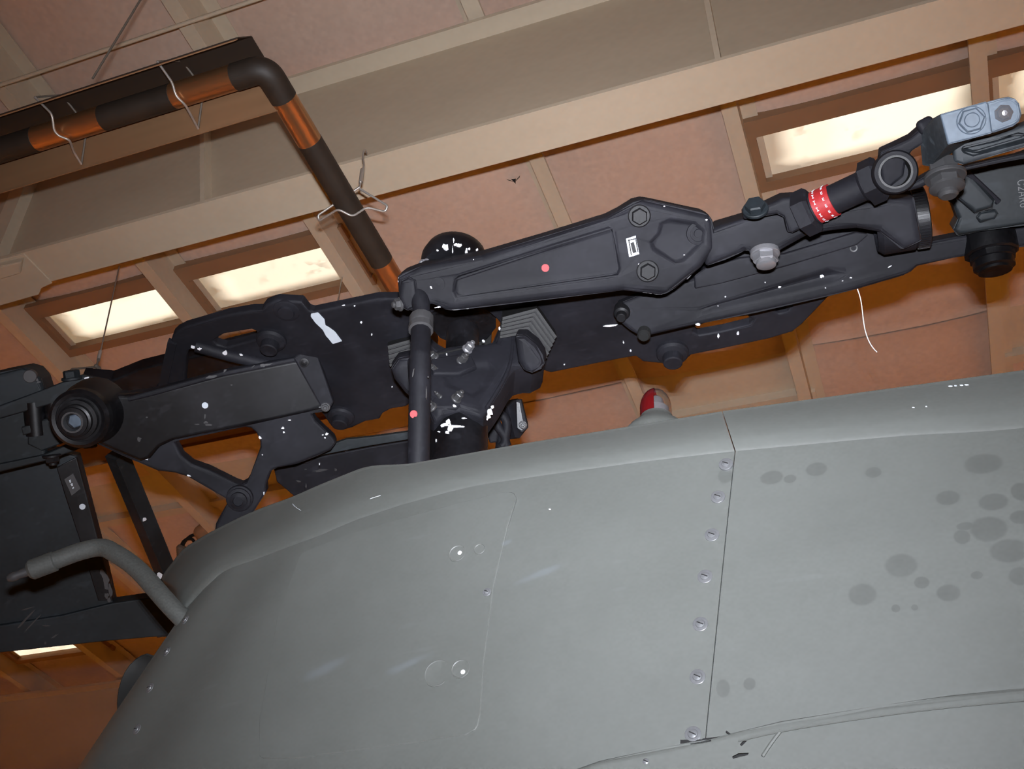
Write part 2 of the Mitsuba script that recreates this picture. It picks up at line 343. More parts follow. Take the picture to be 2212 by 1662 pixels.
# skylights: (x0, x1, y0, y1) of the opening
SKY_Y = (2.867, 3.11)
c_ = PZ(70, 1413, ROOF_Z - 0.01); SKY_Y2 = (c_[1] - 0.3, c_[1]); SKY2 = next(i for i in range(len(PX) - 1) if PX[i + 1] < c_[0] < PX[i])
openings = []
def bay(a): return PX[a + 1] + 0.03, PX[a] - 0.01   # x range between purlin a+1 (left) and a (right)
for a in (3, 4, 7, 8): openings.append((bay(a), SKY_Y))
SKY_BAYS = {3, 4, 7, 8}
VENT_Y = (1.085 * ROOF_Z, 1.165 * ROOF_Z)
VENT_BAYS = {3, 5, 8, 9, 10}
def blanket(x0, x1, y0, y1, sag, nx=9, ny=13, seed=0, t=0.03):
    xs, ys = np.linspace(x0, x1, nx), np.linspace(y0, y1, ny); G = np.zeros((nx, ny, 3))
    for i, x in enumerate(xs):
        for j, y in enumerate(ys):
            u, w = i / (nx - 1), j / (ny - 1)
            G[i, j] = (x, y, ROOF_Z - sag * (4 * u * (1 - u)) ** 0.7 * (0.55 + 0.45 * (4 * w * (1 - w)) ** 0.4) + 0.012 * (meshkit.noise(np.array([x * 3, y * 3, seed])) - 0.5))
    return shell(G, -t if False else t)
ys_all = [-3.0, -1.2, 0.3, 1.35, 2.35]
for a in range(len(PX) - 1):
    x0, x1 = PX[a + 1] - 0.03, PX[a] + 0.03
    if a in SKY_BAYS: spans = [(-3, -0.6), (-0.6, 1.2), (1.2, SKY_Y[0] - 0.075), (SKY_Y[1] + 0.04, VENT_Y[0] - 0.0), (VENT_Y[1] + 0.06, 5.9), (5.9, 7.9), (7.9, 10.2), (10.2, 14), (14, 18)]
    else: spans = [(-3, -0.6), (-0.6, 1.2), (1.2, 3.18 + 0.13 * (a % 2)), (3.18 + 0.13 * (a % 2), VENT_Y[0]), (VENT_Y[1] + 0.06, 5.9), (5.9, 7.9), (7.9, 10.2), (10.2, 14), (14, 18)]
    if a in (SKY2, SKY2 + 1): spans = [t for sp_ in spans for t in ([sp_] if sp_[1] <= SKY_Y2[0] or sp_[0] >= SKY_Y2[1] else [(sp_[0], SKY_Y2[0] - 0.06), (SKY_Y2[1] + 0.04, sp_[1])])]
    spans = [t for t in spans if t[1] - t[0] > 0.08]
    if a not in VENT_BAYS: spans = [s if s[0] != VENT_Y[1] + 0.06 else (VENT_Y[0], 5.9) for s in spans]
    for k, (y0, y1) in enumerate(spans):
        add('insulation_panel', blanket(x0, x1, y0, y1, 0.035 + 0.01 * ((a + k) % 3), seed=a * 9 + k), 'm_insul', ceil_key, True)
add('deck', slab(-16, 12, -8, 18, ROOF_Z + 0.14, ROOF_Z + 0.25), 'm_cream', ceil_key, False)
# vents: opaque boards with an orange trim strip
for a in sorted(VENT_BAYS):
    x0, x1 = bay(a)
    v = thing('vent_panel', 'tan opaque roof board with a raised trim strip along its far edge', 'roof panel', 'tan roof boards between purlins', 'structure'); labels[v].pop('category')
    add('board', slab(x0 - 0.03, x1 + 0.03, VENT_Y[0], VENT_Y[1], ROOF_Z + 0.0, ROOF_Z + 0.02), 'm_cream', v, False)
    add('trim_strip', slab(x0 - 0.03, x1 + 0.03, VENT_Y[1] - 0.0, VENT_Y[1] + 0.06, ROOF_Z - 0.05, ROOF_Z + 0.01), 'm_cream', v, False)
# skylights
def f_pane(p, n, uv):
    d = fbm(p.x * 6, p.y * 9, 1.0, 4); e = fbm(p.x * 22, p.y * 30, 2.0, 3)
    dirt = smoothstep(0.06, 0.0, dr.abs(SKY_Y[1] - p.y)) * 0.8 + smoothstep(0.55, 0.78, d) * 0.35 * smoothstep(0.45, 0.6, e)
    xl = mi.Float(10)
    for (b, yy) in openings: xl = dr.minimum(xl, dr.abs(p.x - b[0]))
    dirt = dirt + smoothstep(0.17, 0.03, xl) * 0.97
    return mix((1.12, 0.99, 0.74), (0.16, 0.11, 0.05), dr.clip(dirt + 0.22 * smoothstep(0.4, 0.7, fbm(p.x * 3, p.y * 5, 4.0, 3)), 0, 1))
scene['m_pane'] = {'type': 'twosided', 'bsdf': {'type': 'principled', 'base_color': {'type': 'rgb', 'value': [0.6, 0.57, 0.5]}, 'roughness': 0.4}}
n_sky = 0
for a, yy_ in [(a, SKY_Y) for a in sorted(SKY_BAYS)] + [(SKY2, SKY_Y2), (SKY2 + 1, SKY_Y2)]:
    n_sky += 1; (x0, x1), (y0, y1) = bay(a), yy_
    k = thing(f'window_{n_sky}', 'bright dusty roof skylight in a brown timber frame', None, kind='structure')
    pk = add('pane', slab(x0, x1, y0, y1, ROOF_Z - 0.012, ROOF_Z - 0.004), 'm_pane', k, False, uv=np.array([[i & 1, (i >> 1) & 1] for i in range(8)], float) * 0.9 + 0.05)
    scene[pk]['emitter'] = {'type': 'area', 'radiance': proc(f_pane)}
    add('frame_board', slab(x0 - 0.03, x1 + 0.03, y0 - 0.085, y0, ROOF_Z - 0.055, ROOF_Z + 0.08), 'm_trim', k, False)
    add('frame_board', slab(x0 - 0.03, x1 + 0.03, y1, y1 + 0.05, ROOF_Z - 0.055, ROOF_Z + 0.08), 'm_trim', k, False)
    add('frame_board', slab(x0 - 0.03, x0 + 0.004, y0, y1, ROOF_Z - 0.055, ROOF_Z + 0.08), 'm_trim', k, False)
    add('frame_board', slab(x1 - 0.004, x1 + 0.02, y0, y1, ROOF_Z - 0.055, ROOF_Z + 0.08), 'm_trim', k, False)
# purlins: Z section, bottom flange to the left
def zsec(x, mirror, y0, y1):
    w, h, t = 0.062, 0.15, 0.005; s = -1 if mirror else 1
    pts = [(-w, 0), (0, 0), (0, h - t), (w, h - t), (w, h), (-t, h), (-t, t), (-w + t, t), (-w + t, 0.018), (-w, 0.018)]
    g = Polygon([(s * px, pz) for px, pz in pts])
    v2, f = tri(g); ring = np.array(shapely.geometry.polygon.orient(g).exterior.coords)[:-1]; k = len(ring)
    V = [np.c_[x + v2[:, 0], np.full(len(v2), yy), PURLIN_Z + v2[:, 1]] for yy in (y0, y1)] + [np.c_[x + ring[:, 0], np.full(k, yy), PURLIN_Z + ring[:, 1]] for yy in (y0, y1)]
    n = len(v2); i = np.arange(k); j = (i + 1) % k; o = 2 * n
    return trimesh.Trimesh(np.vstack(V), np.r_[f, f[:, ::-1] + n, np.c_[o + i, o + i + k, o + j], np.c_[o + j, o + i + k, o + j + k]], process=False)
for i, x in enumerate(PX):
    mir = i == 6
    add('trim_%d' % (i + 1), zsec(x, mir, -3, 18), 'm_cream', None, False, kind='structure', label='long cream steel purlin under the roof blankets')
# girders
def girder(y0, name, label, wm='m_web_shaded'):
    g = thing(name, label, None, kind='structure'); fw = 0.052 * HB; ym = y0 + fw / 2; z0 = HB
    add('lower_flange', slab(-16, 12, y0, y0 + fw, z0, z0 + 0.016), 'm_cream', g, False)
    add('web', slab(-16, 12, ym - 0.005, ym + 0.005, z0 + 0.016, ZT), wm, g, False)
    add('upper_flange', slab(-16, 12, y0, y0 + fw, ZT, ZT + 0.02), 'm_cream', g, False)
    return g, ym
g1, ym = girder(GY, 'trim_girder', 'deep cream steel roof girder crossing above the rotor')
g2, ym2 = girder(6.22, 'trim_girder', 'far cream steel girder at the lower left behind the rotor blade', 'm_cream')
g0, ym0 = girder(-2.6, 'trim_girder', 'cream roof girder behind the viewer')
for (xa, xb, w) in ((-2.27, -2.08, 0.018), (-3.13, -3.05, 0.07), (-0.255, -0.228, 0.018), (1.6, 1.6, 0.018), (-4.3, -4.3, 0.05), (-5.4, -5.4, 0.018)):
    add('stiffener', bar((xa, ym - 0.03, ZT), (xb, ym - 0.03, HB + 0.016), w, 0.055, (0, 1, 0)), 'm_cream', g1, False)
for xa in (-8.6, -7.1, -5.6, -4.1, -2.6): add('stiffener', bar((xa, ym2 - 0.03, ZT), (xa, ym2 - 0.03, HB + 0.016), 0.018, 0.055, (0, 1, 0)), 'm_cream', g2, False)
sp = level(HB - 0.002, (60, 600))
add('splice_plate', plate(sp, [(-300, 640), (0, 560), (52, 548), (108, 605), (112, 612), (90, 622), (84, 636), (0, 660), (-300, 735)], 0.004, 0.003, 0, ), 'm_cream', g1, False)
add('splice_plate', plate(sp.up(0.02), [(-300, 650), (0, 574), (48, 563), (44, 590), (0, 603), (-300, 675)], 0.018, 0.006, 0), 'm_cream', g1, False)

# conduits and wires under the roof
k = add('conduit', tube([(-6, 1.56, 3.6), (2, 1.56, 3.6)], 0.008, 8), 'm_cream', None, True, 'thin straight cream conduit running above the radiant heater', 'conduit')

# sodium high-bay lamps out of frame
for (x, y, z, L, where) in LAMPS:
    k = thing('high_bay_lamp', 'sodium high bay lamp hanging outside the picture, ' + where, 'lamp', 'sodium high bay lamps')
    add('shade', lathe((x, y, z), (0, 0, -1), [(0.05, -0.35), (0.09, -0.34), (0.24, 0.02), (0.235, 0.02), (0.085, -0.33), (0.0, -0.335)], 24), 'm_greysteel', k)
    rk = add('bulb', lathe((x, y, z), (0, 0, -1), [(0.0, -0.06), (0.16, -0.06), (0.16, -0.05), (0.0, -0.05)], 24), 'm_pane', k)
    scene[rk]['emitter'] = {'type': 'area', 'radiance': {'type': 'rgb', 'value': (SODIUM * L).tolist()}}
    add('stem', tube([(x, y, z + 0.33), (x, y, PURLIN_Z)], 0.012, 8), 'm_greysteel', k)

# radiant tube heater: two legs joined by a cross pipe
HZT = 2.52
heater = thing('radiant_heater', 'brown radiant tube heater with a folded reflector hood and an elbowed cross pipe', 'heater')
def hood(x0, x1, yc, hw, zt, parent, cut=0.0):
    # trapezoid sheet: near lip, near slope, top, far slope, far lip
    prof = [(yc - hw, zt - 0.03), (yc - hw + 0.004, zt - 0.018), (yc - 0.42 * hw, zt + 0.095), (yc + 0.42 * hw, zt + 0.095), (yc + hw - 0.004, zt - 0.018), (yc + hw, zt - 0.03)]
    ins = [0, 0, cut, cut, 0, 0]
    G = np.array([[(x0, y, z) for y, z in prof], [(x1 - 0.0, y, z) for y, z in prof]])
    G[1, :, 0] -= np.array(ins)
    G = np.transpose(G, (1, 0, 2))
    add('reflector_lip', shell(G[:2], 0.003), 'm_hood', parent, 15); add('reflector_side', shell(G[3:], 0.003), 'm_hood', parent, 15, 'brown far side of the reflector')
    return add('reflector_hood', shell(G[1:4], 0.003), 'm_hood_shade', parent, 15, 'reflector top coloured dark in place of dark reflections')  # hood top painted darker than its sides, for its dark reflections
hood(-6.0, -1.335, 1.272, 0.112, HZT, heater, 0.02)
RT = 0.036
tl = [(-6.0, 'm_burnt'), (-2.06, 'm_copper'), (-1.83, 'm_burnt'), (-1.60, 'm_copper'), (-1.40, None)]
for (xa, mt), (xb, _) in zip(tl, tl[1:]):
    add('burner_tube' if mt == 'm_burnt' else 'tube_coupling', cyl((xa, 1.272, HZT), (1, 0, 0), RT if mt == 'm_burnt' else RT * 0.985, -0.004, xb - xa), mt, heater)
el = rounded([(-1.41, 1.272, HZT), (-1.318, 1.272, HZT), (-1.318, 1.37, HZT)], 0.09, 14)
add('elbow', tube(el, RT * 1.03, 28), 'm_burnt', heater)
tl = [(1.36, 'm_copper'), (1.52, 'm_burnt'), (1.99, 'm_copper'), (2.27, None)]
for (ya, mt), (yb, _) in zip(tl, tl[1:]):
    add('burner_tube' if mt == 'm_burnt' else 'tube_coupling', cyl((-1.318, ya, HZT), (0, 1, 0), RT if mt == 'm_burnt' else RT * 0.985, -0.004, yb - ya), mt, heater)
el = rounded([(-1.318, 2.26, HZT), (-1.318, 2.38, HZT), (-1.44, 2.38, HZT)], 0.09, 14)
add('elbow', tube(el, RT * 1.03, 28), 'm_burnt', heater)
add('burner_tube', cyl((-6.0, 2.38, HZT), (1, 0, 0), RT, 0, 4.57), 'm_burnt', heater)
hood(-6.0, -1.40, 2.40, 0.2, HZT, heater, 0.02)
for x0 in (-2.06 + 0.09, -1.62 - 0.13 + 0.09):   # bent wire tube brackets
    pts = [PZ(a, b, z) for a, b, z in ([(75, 210, 2.535), (112, 246, 2.5), (117, 283, 2.478), (127, 294, 2.475), (150, 302, 2.475), (160, 330, 2.5), (176, 355, 2.5)] if x0 < -1.9 else [(340, 133, 2.535), (372, 178, 2.5), (380, 208, 2.478), (400, 226, 2.476), (428, 278, 2.5)])]
    add('tube_bracket', tube(rounded(pts, 0.012, 4), 0.0035, 8), 'm_wire', heater, True)
    add('tube_bracket', tube(rounded([pts[0] + (0, 0, .0), pts[0] + (0.01, 0.06, 0.09), pts[-1] + (0.03, -0.06, 0.09), pts[-1]], 0.01, 4), 0.003, 8), 'm_darkwire', heater, True)
add('hanger_wire', tube([PZ(200, 170, 2.56), PZ(298, 0, 2.56) * 1.0 + (0.16, -0.05, 1.15)], 0.003, 6), 'm_darkwire', heater, True)

# triangular wire hanger with chain under the cross pipe
k = thing('insect', 'tiny dark winged insect resting on the roof blanket below the girder', 'insect')
ic = PZ(1104, 387, ROOF_Z - 0.05); add('body', trimesh.convex.convex_hull(np.array([ic, ic + (0.02, 0.004, 0), ic + (0.01, 0.03, 0), ic + (0.01, 0.012, -0.006)])), 'm_void', k, False)
for dx in (-0.03, 0.035): add('wing', trimesh.convex.convex_hull(np.array([ic + (0.01, 0.02, 0), ic + (0.01 + dx, -0.008, 0), ic + (0.01 + dx * 0.8, 0.004, 0), ic + (0.01, 0.014, -0.004)])), 'm_darkwire', k, False)
hk = thing('wire_hanger', 'bent triangular wire hanger on a short chain holding the black cross pipe', 'hanger')
q = lambda a, b, z: PZ(a, b, z)
add('triangle_wire', tube(rounded([q(777, 408, 2.56), q(838, 445, 2.5), q(832, 458, 2.49), q(792, 448, 2.48), q(762, 468, 2.47), q(730, 452, 2.48), q(690, 477, 2.49), q(686, 466, 2.5), q(777, 404, 2.56)], 0.012, 4), 0.0035, 8), 'm_wire', hk, True)
add('chain', tube(smoothpath([q(777, 408, 2.56), q(781, 385, 2.62), q(786, 352, 2.72), q(784, 338, 2.78), q(787, 325, 2.82), q(792, 331, 2.84)], 40), 0.003, 6), 'm_wire', hk, True)
add('turnbuckle', tube([q(779, 394, 2.59), q(783, 366, 2.68)], 0.006, 8), 'm_wire', hk, True)
hk = thing('ceiling_wire', 'thin wire with a small hook hanging from the roof above the left blade grip', 'wire')
add('wire', tube([q(258, 574, 3.4), q(215, 770, 2.7)], 0.003, 6), 'm_wire', hk, True)
add('turnbuckle', tube([q(217, 758, 2.72), q(212, 780, 2.68)], 0.007, 8), 'm_wire', hk, True)
add('hook', tube(rounded([q(213, 775, 2.68), q(208, 793, 2.64), q(153, 798, 2.64), q(154, 806, 2.62)], 0.008, 4), 0.004, 8), 'm_darkwire', hk, True)
add('hook_eye', hull_round([q(208, 791, 2.64), q(214, 797, 2.64)], 0.008), 'm_darkwire', hk, True)
hk = thing('ceiling_wire', 'thin short wire hanging from the right end of the left bright skylight', 'wire')
add('wire', tube([q(741, 590, 3.8), q(729, 655, 3.3)], 0.003, 6), 'm_wire', hk, True)
dcon = 3.70 / ray(420, 1170)[2]
k = thing('cable_connector', 'small dark connector box with looped black cables just above the front of the cowling', 'connector')
add('body', hull_round([PD(390, 1185, dcon), PD(408, 1196, dcon), PD(392, 1210, dcon), PD(408, 1212, dcon)], 0.026), 'm_darkwire', k)
for a, b, c in ((392, 1160, 420), (402, 1152, 434)): add('cable', tube(smoothpath([PD(396, 1190, dcon), PD(a + 5, b + 10, dcon), PD(c - 10, b + 4, dcon), PD(c, 1172, dcon)], 24), 0.010, 8), 'm_void', k)
add('clip', hull_round([PD(432, 1150, dcon), PD(444, 1140, dcon), PD(440, 1160, dcon)], 0.04), 'm_trim', k)
add('mount', bar(PD(440, 1148, dcon), PD(440, 1148, dcon) + (0, 0, 0.16), 0.03, 0.03, (0, 1, 0)), 'm_darkwire', k)
q = None

# ------------------------------------------------------------------ the helicopter fuselage
fus = thing('helicopter_fuselage', 'grey green helicopter upper fuselage with side panels, seam and screws', 'helicopter fuselage')
def interp_cols(cols, k):
    """cols: list of (crease px, crest px, y crease, y crest)"""
    return cols
UP = [  # crease px, crest px, y of crease, y of crest (offset from Yw)
    ((2420, 896), (2420, 772), .004, .026), ((2208, 925), (2212, 800), .004, .026), ((1950, 942), (1950, 836), .004, .026), ((1760, 959), (1760, 862), .004, .026), ((1588, 975), (1560, 889), .004, .026),
    ((1420, 994), (1420, 912), .004, .026), ((1285, 1012), (1285, 934), .004, .026), ((1130, 1034), (1130, 959), .004, .026), ((1000, 1056), (1000, 982), .004, .026), ((900, 1082), (892, 1001), .004, .0265), ((780, 1120), (770, 1016), .006, .045), ((662, 1168), (655, 1064), .008, .06),
    ((560, 1206), (545, 1107), .018, .10), ((490, 1232), (440, 1160), .024, .17), ((452, 1262), (385, 1202), .034, .25), ((418, 1298), (352, 1256), .05, .32), ((398, 1322), (366, 1304), .06, .34)]
def up_rows(c):
    (ax, ay), (bx, by), ya, yb = c
    da = PB(ax, ay, ya)[1] - Yw; yb = yb + da - ya; ya = da
    A, B = PY(ax, ay, Yw + ya), PY(bx, by, Yw + yb); out = []
    bul = 0.005 + 0.05 * max(0, yb - ya - 0.05)
    for t in (0, 0.12, 0.3, 0.5, 0.7, 0.85, 0.95, 1.0):
        px, py = ax + (bx - ax) * t, ay + (by - ay) * t
        y = Yw + ya + (yb - ya) * t ** 2.2 - bul * math.sin(math.pi * t)
        out.append(PY(px, py, y))
    k = 0.0 if yb - ya < 0.05 else min(1, (yb - ya - 0.05) / 0.2)
    for d, dz in ((0.02, 0.0), (0.05, -0.004), (0.15, -0.012), (0.7, -0.02)):
        out.append(B + np.array([k * d * 0.5, d, dz]))
    return out
def densify(G, nu, nv):
    from scipy.interpolate import PchipInterpolator
    G = np.asarray(G); u = np.arange(G.shape[0]); G = PchipInterpolator(u, G, axis=0)(np.linspace(0, u[-1], nu)); v = np.arange(G.shape[1])
    return PchipInterpolator(v, G, axis=1)(np.linspace(0, v[-1], nv))
SEAM = 4
GAP = np.array([0.0007, 0, 0])
r1 = [up_rows(c) for c in UP[:SEAM + 1]]; r2 = [up_rows(c) for c in UP[SEAM:]]
r1 = [[p_ + np.array([1.3, 0, 0]) for p_ in r1[0]]] + r1
A = densify(r1, 50, 48); B = densify(r2, 110, 48)
A[-1] += GAP; B[0] -= GAP
fairA, fairB = shell(A, 0.004), shell(B, 0.004)
add('rear_top_fairing', fairA, 'm_cowl', fus, 40); add('front_top_fairing', fairB, 'm_cowl', fus, 40)
def wall_col(c, bottom_x=None, yo=0.0, edge=None):
    (ax, ay), _, ya, _ = c; top = PB(ax, ay, ya)
    out = [top]
    for z in np.linspace(0.025, 1, 9):
        zz = top[2] - z * (top[2] - 0.28)
        x = top[0] + edge[0] * z; y = Yw + ya * (1.0 if ya > 0.012 else max(0.0, 1 - z / 0.3) ** 2) + bend(x) + edge[1] * z
        out.append(np.array([x, y, zz]))
    return out
s0 = PY(1582, 1000, Yw); s1 = PY(1521, 1605, Yw); slope = (s1[0] - s0[0]) / (s0[2] - s1[2])
e0 = PB(437, 1275, 0.02); e1 = PB(180, 1650, 0.02); eslope = (e1[0] - e0[0]) / (e0[2] - e1[2])
W1, W2 = [], []
for i, c in enumerate(UP):
    top = PB(*c[0], c[2]); h = top[2] - 0.28
    if i <= SEAM: W1.append(wall_col(c, edge=(slope * h * (1 if i == SEAM else 1 - (SEAM - i) * 0.2), 0)))
    if i >= SEAM:
        f = 0 if c[0][0] > 900 else min(1, (900 - c[0][0]) / 470.0)
        yo = c[2] - 0.010 if i > SEAM else 0
        W2.append(wall_col(c, yo=yo, edge=((slope * (1 - f) + eslope * f) * h, 0.0)))
# wrap around the raked front edge
last = np.array(W2[-1])
for dx, dy in ((-0.012, 0.03), (-0.004, 0.12), (0.05, 0.35), (0.1, 0.6)): W2.append([p + np.array([dx, dy, 0]) for p in last])
W1 = [[p_ + np.array([1.3, 0, 0]) for p_ in W1[0]]] + W1
A = densify(W1, 40, 40); B = densify(W2, 110, 40); A[-1] += GAP; B[0] -= GAP
wall = Plane((PY(1500, 1300, Yw)), (0, -1, 0))
wallm = shell(B, 0.003)
add('rear_side_panel', shell(A, 0.003), 'm_cowl', fus, 40); add('front_side_panel', wallm, 'm_cowl', fus, 40)
add('seam_backing', relief(Plane2(wall, -0.012), [(wall.poly([(1598, 1000), (1570, 1000), (1500, 1650), (1540, 1650)]), 0)], 0.002), 'm_cowldark', fus, False)
# access door, slightly proud
door = [(650, 1196), (760, 1152), (1000, 1085), (1085, 1064), (1112, 1064), (1116, 1078), (1098, 1135), (1066, 1270), (1046, 1430), (1038, 1545), (1030, 1578), (1005, 1590), (880, 1608), (640, 1640), (560, 1640), (560, 1560), (600, 1330)]
dg = Polygon([(lambda p: (p[0], p[2]))(PB(*q_)) for q_ in door]).buffer(0); dg = dg.buffer(-0.012).buffer(0.024).buffer(-0.012).simplify(0.0004)
dm_ = relief_local([(dg, 0.0), (dg.buffer(-0.0012), 0.0013)], 0.004); dv, df = trimesh.remesh.subdivide_to_size(dm_.vertices, dm_.faces, 0.03, 20)
dv = np.c_[dv[:, 0], [Yw + bend(x) - h for x, h in zip(dv[:, 0], dv[:, 2])], dv[:, 1]]
dm_ = trimesh.Trimesh(dv, df, process=True); dm_.fix_normals(); add('access_door', dm_, 'm_cowl', fus, 20)
# lower panel with its rolled edge, torn holes
low = [(1180, 1690), (1300, 1648), (1440, 1617), (1521, 1604), (1600, 1584), (1690, 1563), (1800, 1545), (1900, 1528), (2050, 1508), (2212, 1490), (2420, 1470), (3400, 1376), (3400, 2500), (900, 1950)]
tears = [[(1494, 1612), (1516, 1608), (1540, 1606), (1541, 1611), (1520, 1615), (1496, 1616)], [(1603, 1618), (1609, 1611), (1618, 1610), (1612, 1617), (1606, 1622)], [(1586, 1644), (1600, 1637), (1622, 1636), (1620, 1641), (1606, 1644), (1588, 1649)]]
g = wall.poly(low, 0.0); torn = unary_union([wall.poly(t) for t in tears])
add('lower_panel', relief(Plane2(wall, 0.004), [(r_.difference(torn), h_) for r_, h_ in bevel_rings(g, 0.010, 0.008, 4)], 0.003), 'm_cowl', fus, 40)
add('tear_shade_backing', relief(Plane2(wall, 0.0012), [(wall.poly([(1470, 1600), (1640, 1596), (1640, 1660), (1470, 1660)]), 0)], 0.002), 'm_void', fus, False)  # black sheet painted in as the darkness inside the torn holes
add('torn_seal', [tube(smoothpath([wall.p3(a, b) + (0, -0.008, 0) for a, b in pts], 12), 0.0011, 6) for pts in ([(1521, 1604), (1548, 1601), (1580, 1598), (1604, 1596)], [(1572, 1587), (1584, 1597)])], 'm_void', fus)
add('edge_seal', tube(smoothpath([wall.p3(a, b) + (0, -0.015, 0) for a, b in ((1600, 1612), (1690, 1592), (1850, 1566), (2000, 1546), (2212, 1526), (2400, 1512))], 30), 0.0016, 6), 'm_cowl', fus)
add('edge_seal', tube(smoothpath([wall.p3(a, b) + (0, -0.014, 0) for a, b in ((1691, 1590), (1672, 1615), (1652, 1645))], 14), 0.0022, 6), 'm_cowl', fus)
nrm = np.array([0, -1.0, 0])
def screw(px, py, off, r=0.0062, n=nrm, chrome=True, o=None):
    o = PB(px, py, off) if o is None else o; k = add('screw', [lathe(o, n, [(r * 1.6, -0.003), (r * 1.6, 0.0008), (r * 1.5, 0.0012), (r, 0.0014), (r * 0.9, 0.0028), (r * 0.5, 0.0036), (0.0, 0.0038)], 24)], 'm_screw' if chrome else 'm_cowl', fus, 30, 'bright screw')
    x, y_, a = frame(n); add('slot', bar(o + a * 0.0036 - x * r * 0.7, o + a * 0.0036 + x * r * 0.7, 0.0012, 0.001, a), 'm_void', k, False)
for a, b in ((1568, 1003), (1551, 1074), (1538, 1156), (1523, 1246), (1513, 1349), (1507, 1463), (1497, 1587)): screw(a, b, 0)
screw(1052, 1280, -0.0012, 0.004); screw(1396, 1647, -0.010, 0.004)
en = unit(np.array([-0.5, -0.85, 0]))
for a, b in ((396, 1340), (356, 1408), (319, 1487), (291, 1576)):
    for da in (5, 10, 16, 24, 34, 46):
        try: hp, hn = hit(wallm, a + da, b)
        except Exception: continue
        screw(a, b, 0, 0.0055, hn, o=hp); break
for a, b, r in ((988, 1196, 0.014), (1036, 1187, 0.009), (995, 1446, 0.014), (945, 1455, 0.02)):
    o = PB(a, b, -0.0014); k = add('latch', lathe(o, nrm, [(r, -0.002), (r, 0.0009), (r * 0.94, 0.0012), (r * 0.86, 0.0004), (0, 0.0004)], 32), 'm_cowl', fus, 30)
    if r == 0.014: add('glint', lathe(o + (0.004, 0, -0.005 if b > 1300 else 0.0), nrm, [(0.0035, 0), (0.003, 0.0012), (0, 0.0016)], 16), 'm_chip', k)
sc_, fl_ = [], []
for m_, pts in ((wallm, [(905, 1174), (925, 1154), (950, 1132), (968, 1112), (976, 1102)]), (wallm, [(940, 1313), (945, 1304), (955, 1299)]), (wallm, [(855, 1128), (857, 1138)]), (wallm, [(1060, 1148), (1064, 1162)]), (fairB, [(800, 1078), (812, 1074), (822, 1071)]), (fairB, [(632, 1089), (640, 1097), (650, 1103)])):
    try: sc_.append(tube(smoothpath([hit(m_, *p_)[0] + hit(m_, *p_)[1] * 0.0001 for p_ in pts], 12), 0.0005, 5))
    except Exception: pass
add('scratches', sc_, 'm_white', fus, kind='stuff')
for m_, x, y, rx, ry in ((fairA, 2053, 835, 5, 1.3), (fairA, 2064, 834, 3, 1.3), (fairA, 2077, 833, 4, 1.2), (fairA, 2088, 832, 5, 1.2), (fairA, 1973, 881, 3, 1), (fairA, 2001, 879, 2, 1), (fairA, 1774, 960, 2, 1.5), (wallm, 1188, 1101, 2.5, 1.2), (wallm, 850, 1432, 1.5, 1)):
    try: hp, hn = hit(m_, x, y)
    except Exception: continue
    pl = Plane(hp, hn); gg = Polygon([pl.p2(x + rx * math.cos(i / 8 * 6.283), y + ry * math.sin(i / 8 * 6.283)) for i in range(8)]).buffer(0)
    for t_ in geoms(gg): fl_.append(relief(pl, [(t_, 0.0006)], 0.002))
add('flecks_and_highlights', fl_, 'm_white', fus, False, kind='stuff')  # upper rear fairing dashes are painted highlights, the others paint flecks
# rows of faint rivets
for pts in (((1590, 1010), (1528, 1590)),):
    pass
add('windscreen_corner', shell(np.array([[PY(330 - 70 * math.sin(v) - 6, 1500 - 105 * math.cos(v) * 1.0 + 20, 1.75) + np.array([0.05 * u, 0.25 * u * u, 0.0]) for v in np.linspace(0.1, 2.2, 12)] for u in np.linspace(0, 2, 8)]), 0.004), 'm_cowldark', fus, 40)
# pitot tube
pit = part(fus, 'pitot_tube', 'grey bent pitot tube with a bare dark tip in front of the black blade')
yp = Yw + 0.16
path = rounded([PY(470, 1410, yp + .06), PY(375, 1318, yp), PY(292, 1222, yp - 0.01), PY(222, 1180, yp - 0.02), PY(170, 1192, yp - 0.03), PY(66, 1232, yp - 0.05)], 0.05, 10)
add('stem', tube(path, 0.0172, 24), 'm_pitot', pit)
a, b = PY(120, 1212, yp - 0.04), PY(62, 1234, yp - 0.05)
add('sleeve', lathe(a, b - a, [(0.017, 0), (0.0195, 0.002), (0.0195, np.linalg.norm(b - a) - 0.006), (0.015, np.linalg.norm(b - a)), (0, np.linalg.norm(b - a))], 24), 'm_pitot', pit)
d = unit(b - a)
add('tip', lathe(b, d, [(0.008, -0.002), (0.009, 0.004), (0.008, 0.02), (0.0095, 0.026), (0.0085, 0.034), (0.0055, 0.04), (0, 0.04)], 16), 'm_greysteel', pit, 30, 'bare dark metal tip')
# beacon
bea = part(fus, 'beacon_light', 'half red and half clear beacon light on the cowling roof')
bz = PY(1418, 905, Yw + 0.16); ax = unit(np.array([0.0, 0.0, 1.0]))
scene['m_redlens'] = {'type': 'principled', 'base_color': {'type': 'rgb', 'value': [0.07, 0.003, 0.004]}, 'roughness': 0.12, 'specular': 0.6}
scene['m_clearlens'] = {'type': 'thindielectric'}
def halfdome(o, r, h, a0, a1, n=20, m=14):
    th = np.linspace(a0, a1, n); ph = np.linspace(0, 1, m); G = np.zeros((n, m, 3))
    for i, t in enumerate(th):
        for j, p in enumerate(ph):
            rr = r * (1 - max(0, p - 0.35) ** 2 / 0.4225) ** 0.5 if p < 1 else 0.0005
            G[i, j] = R3(o) + np.array([rr * math.cos(t), rr * math.sin(t), h * p])
    return G
Rb = 0.0265
bh = 0.062
cam_az = math.atan2(-bz[1], -bz[0])
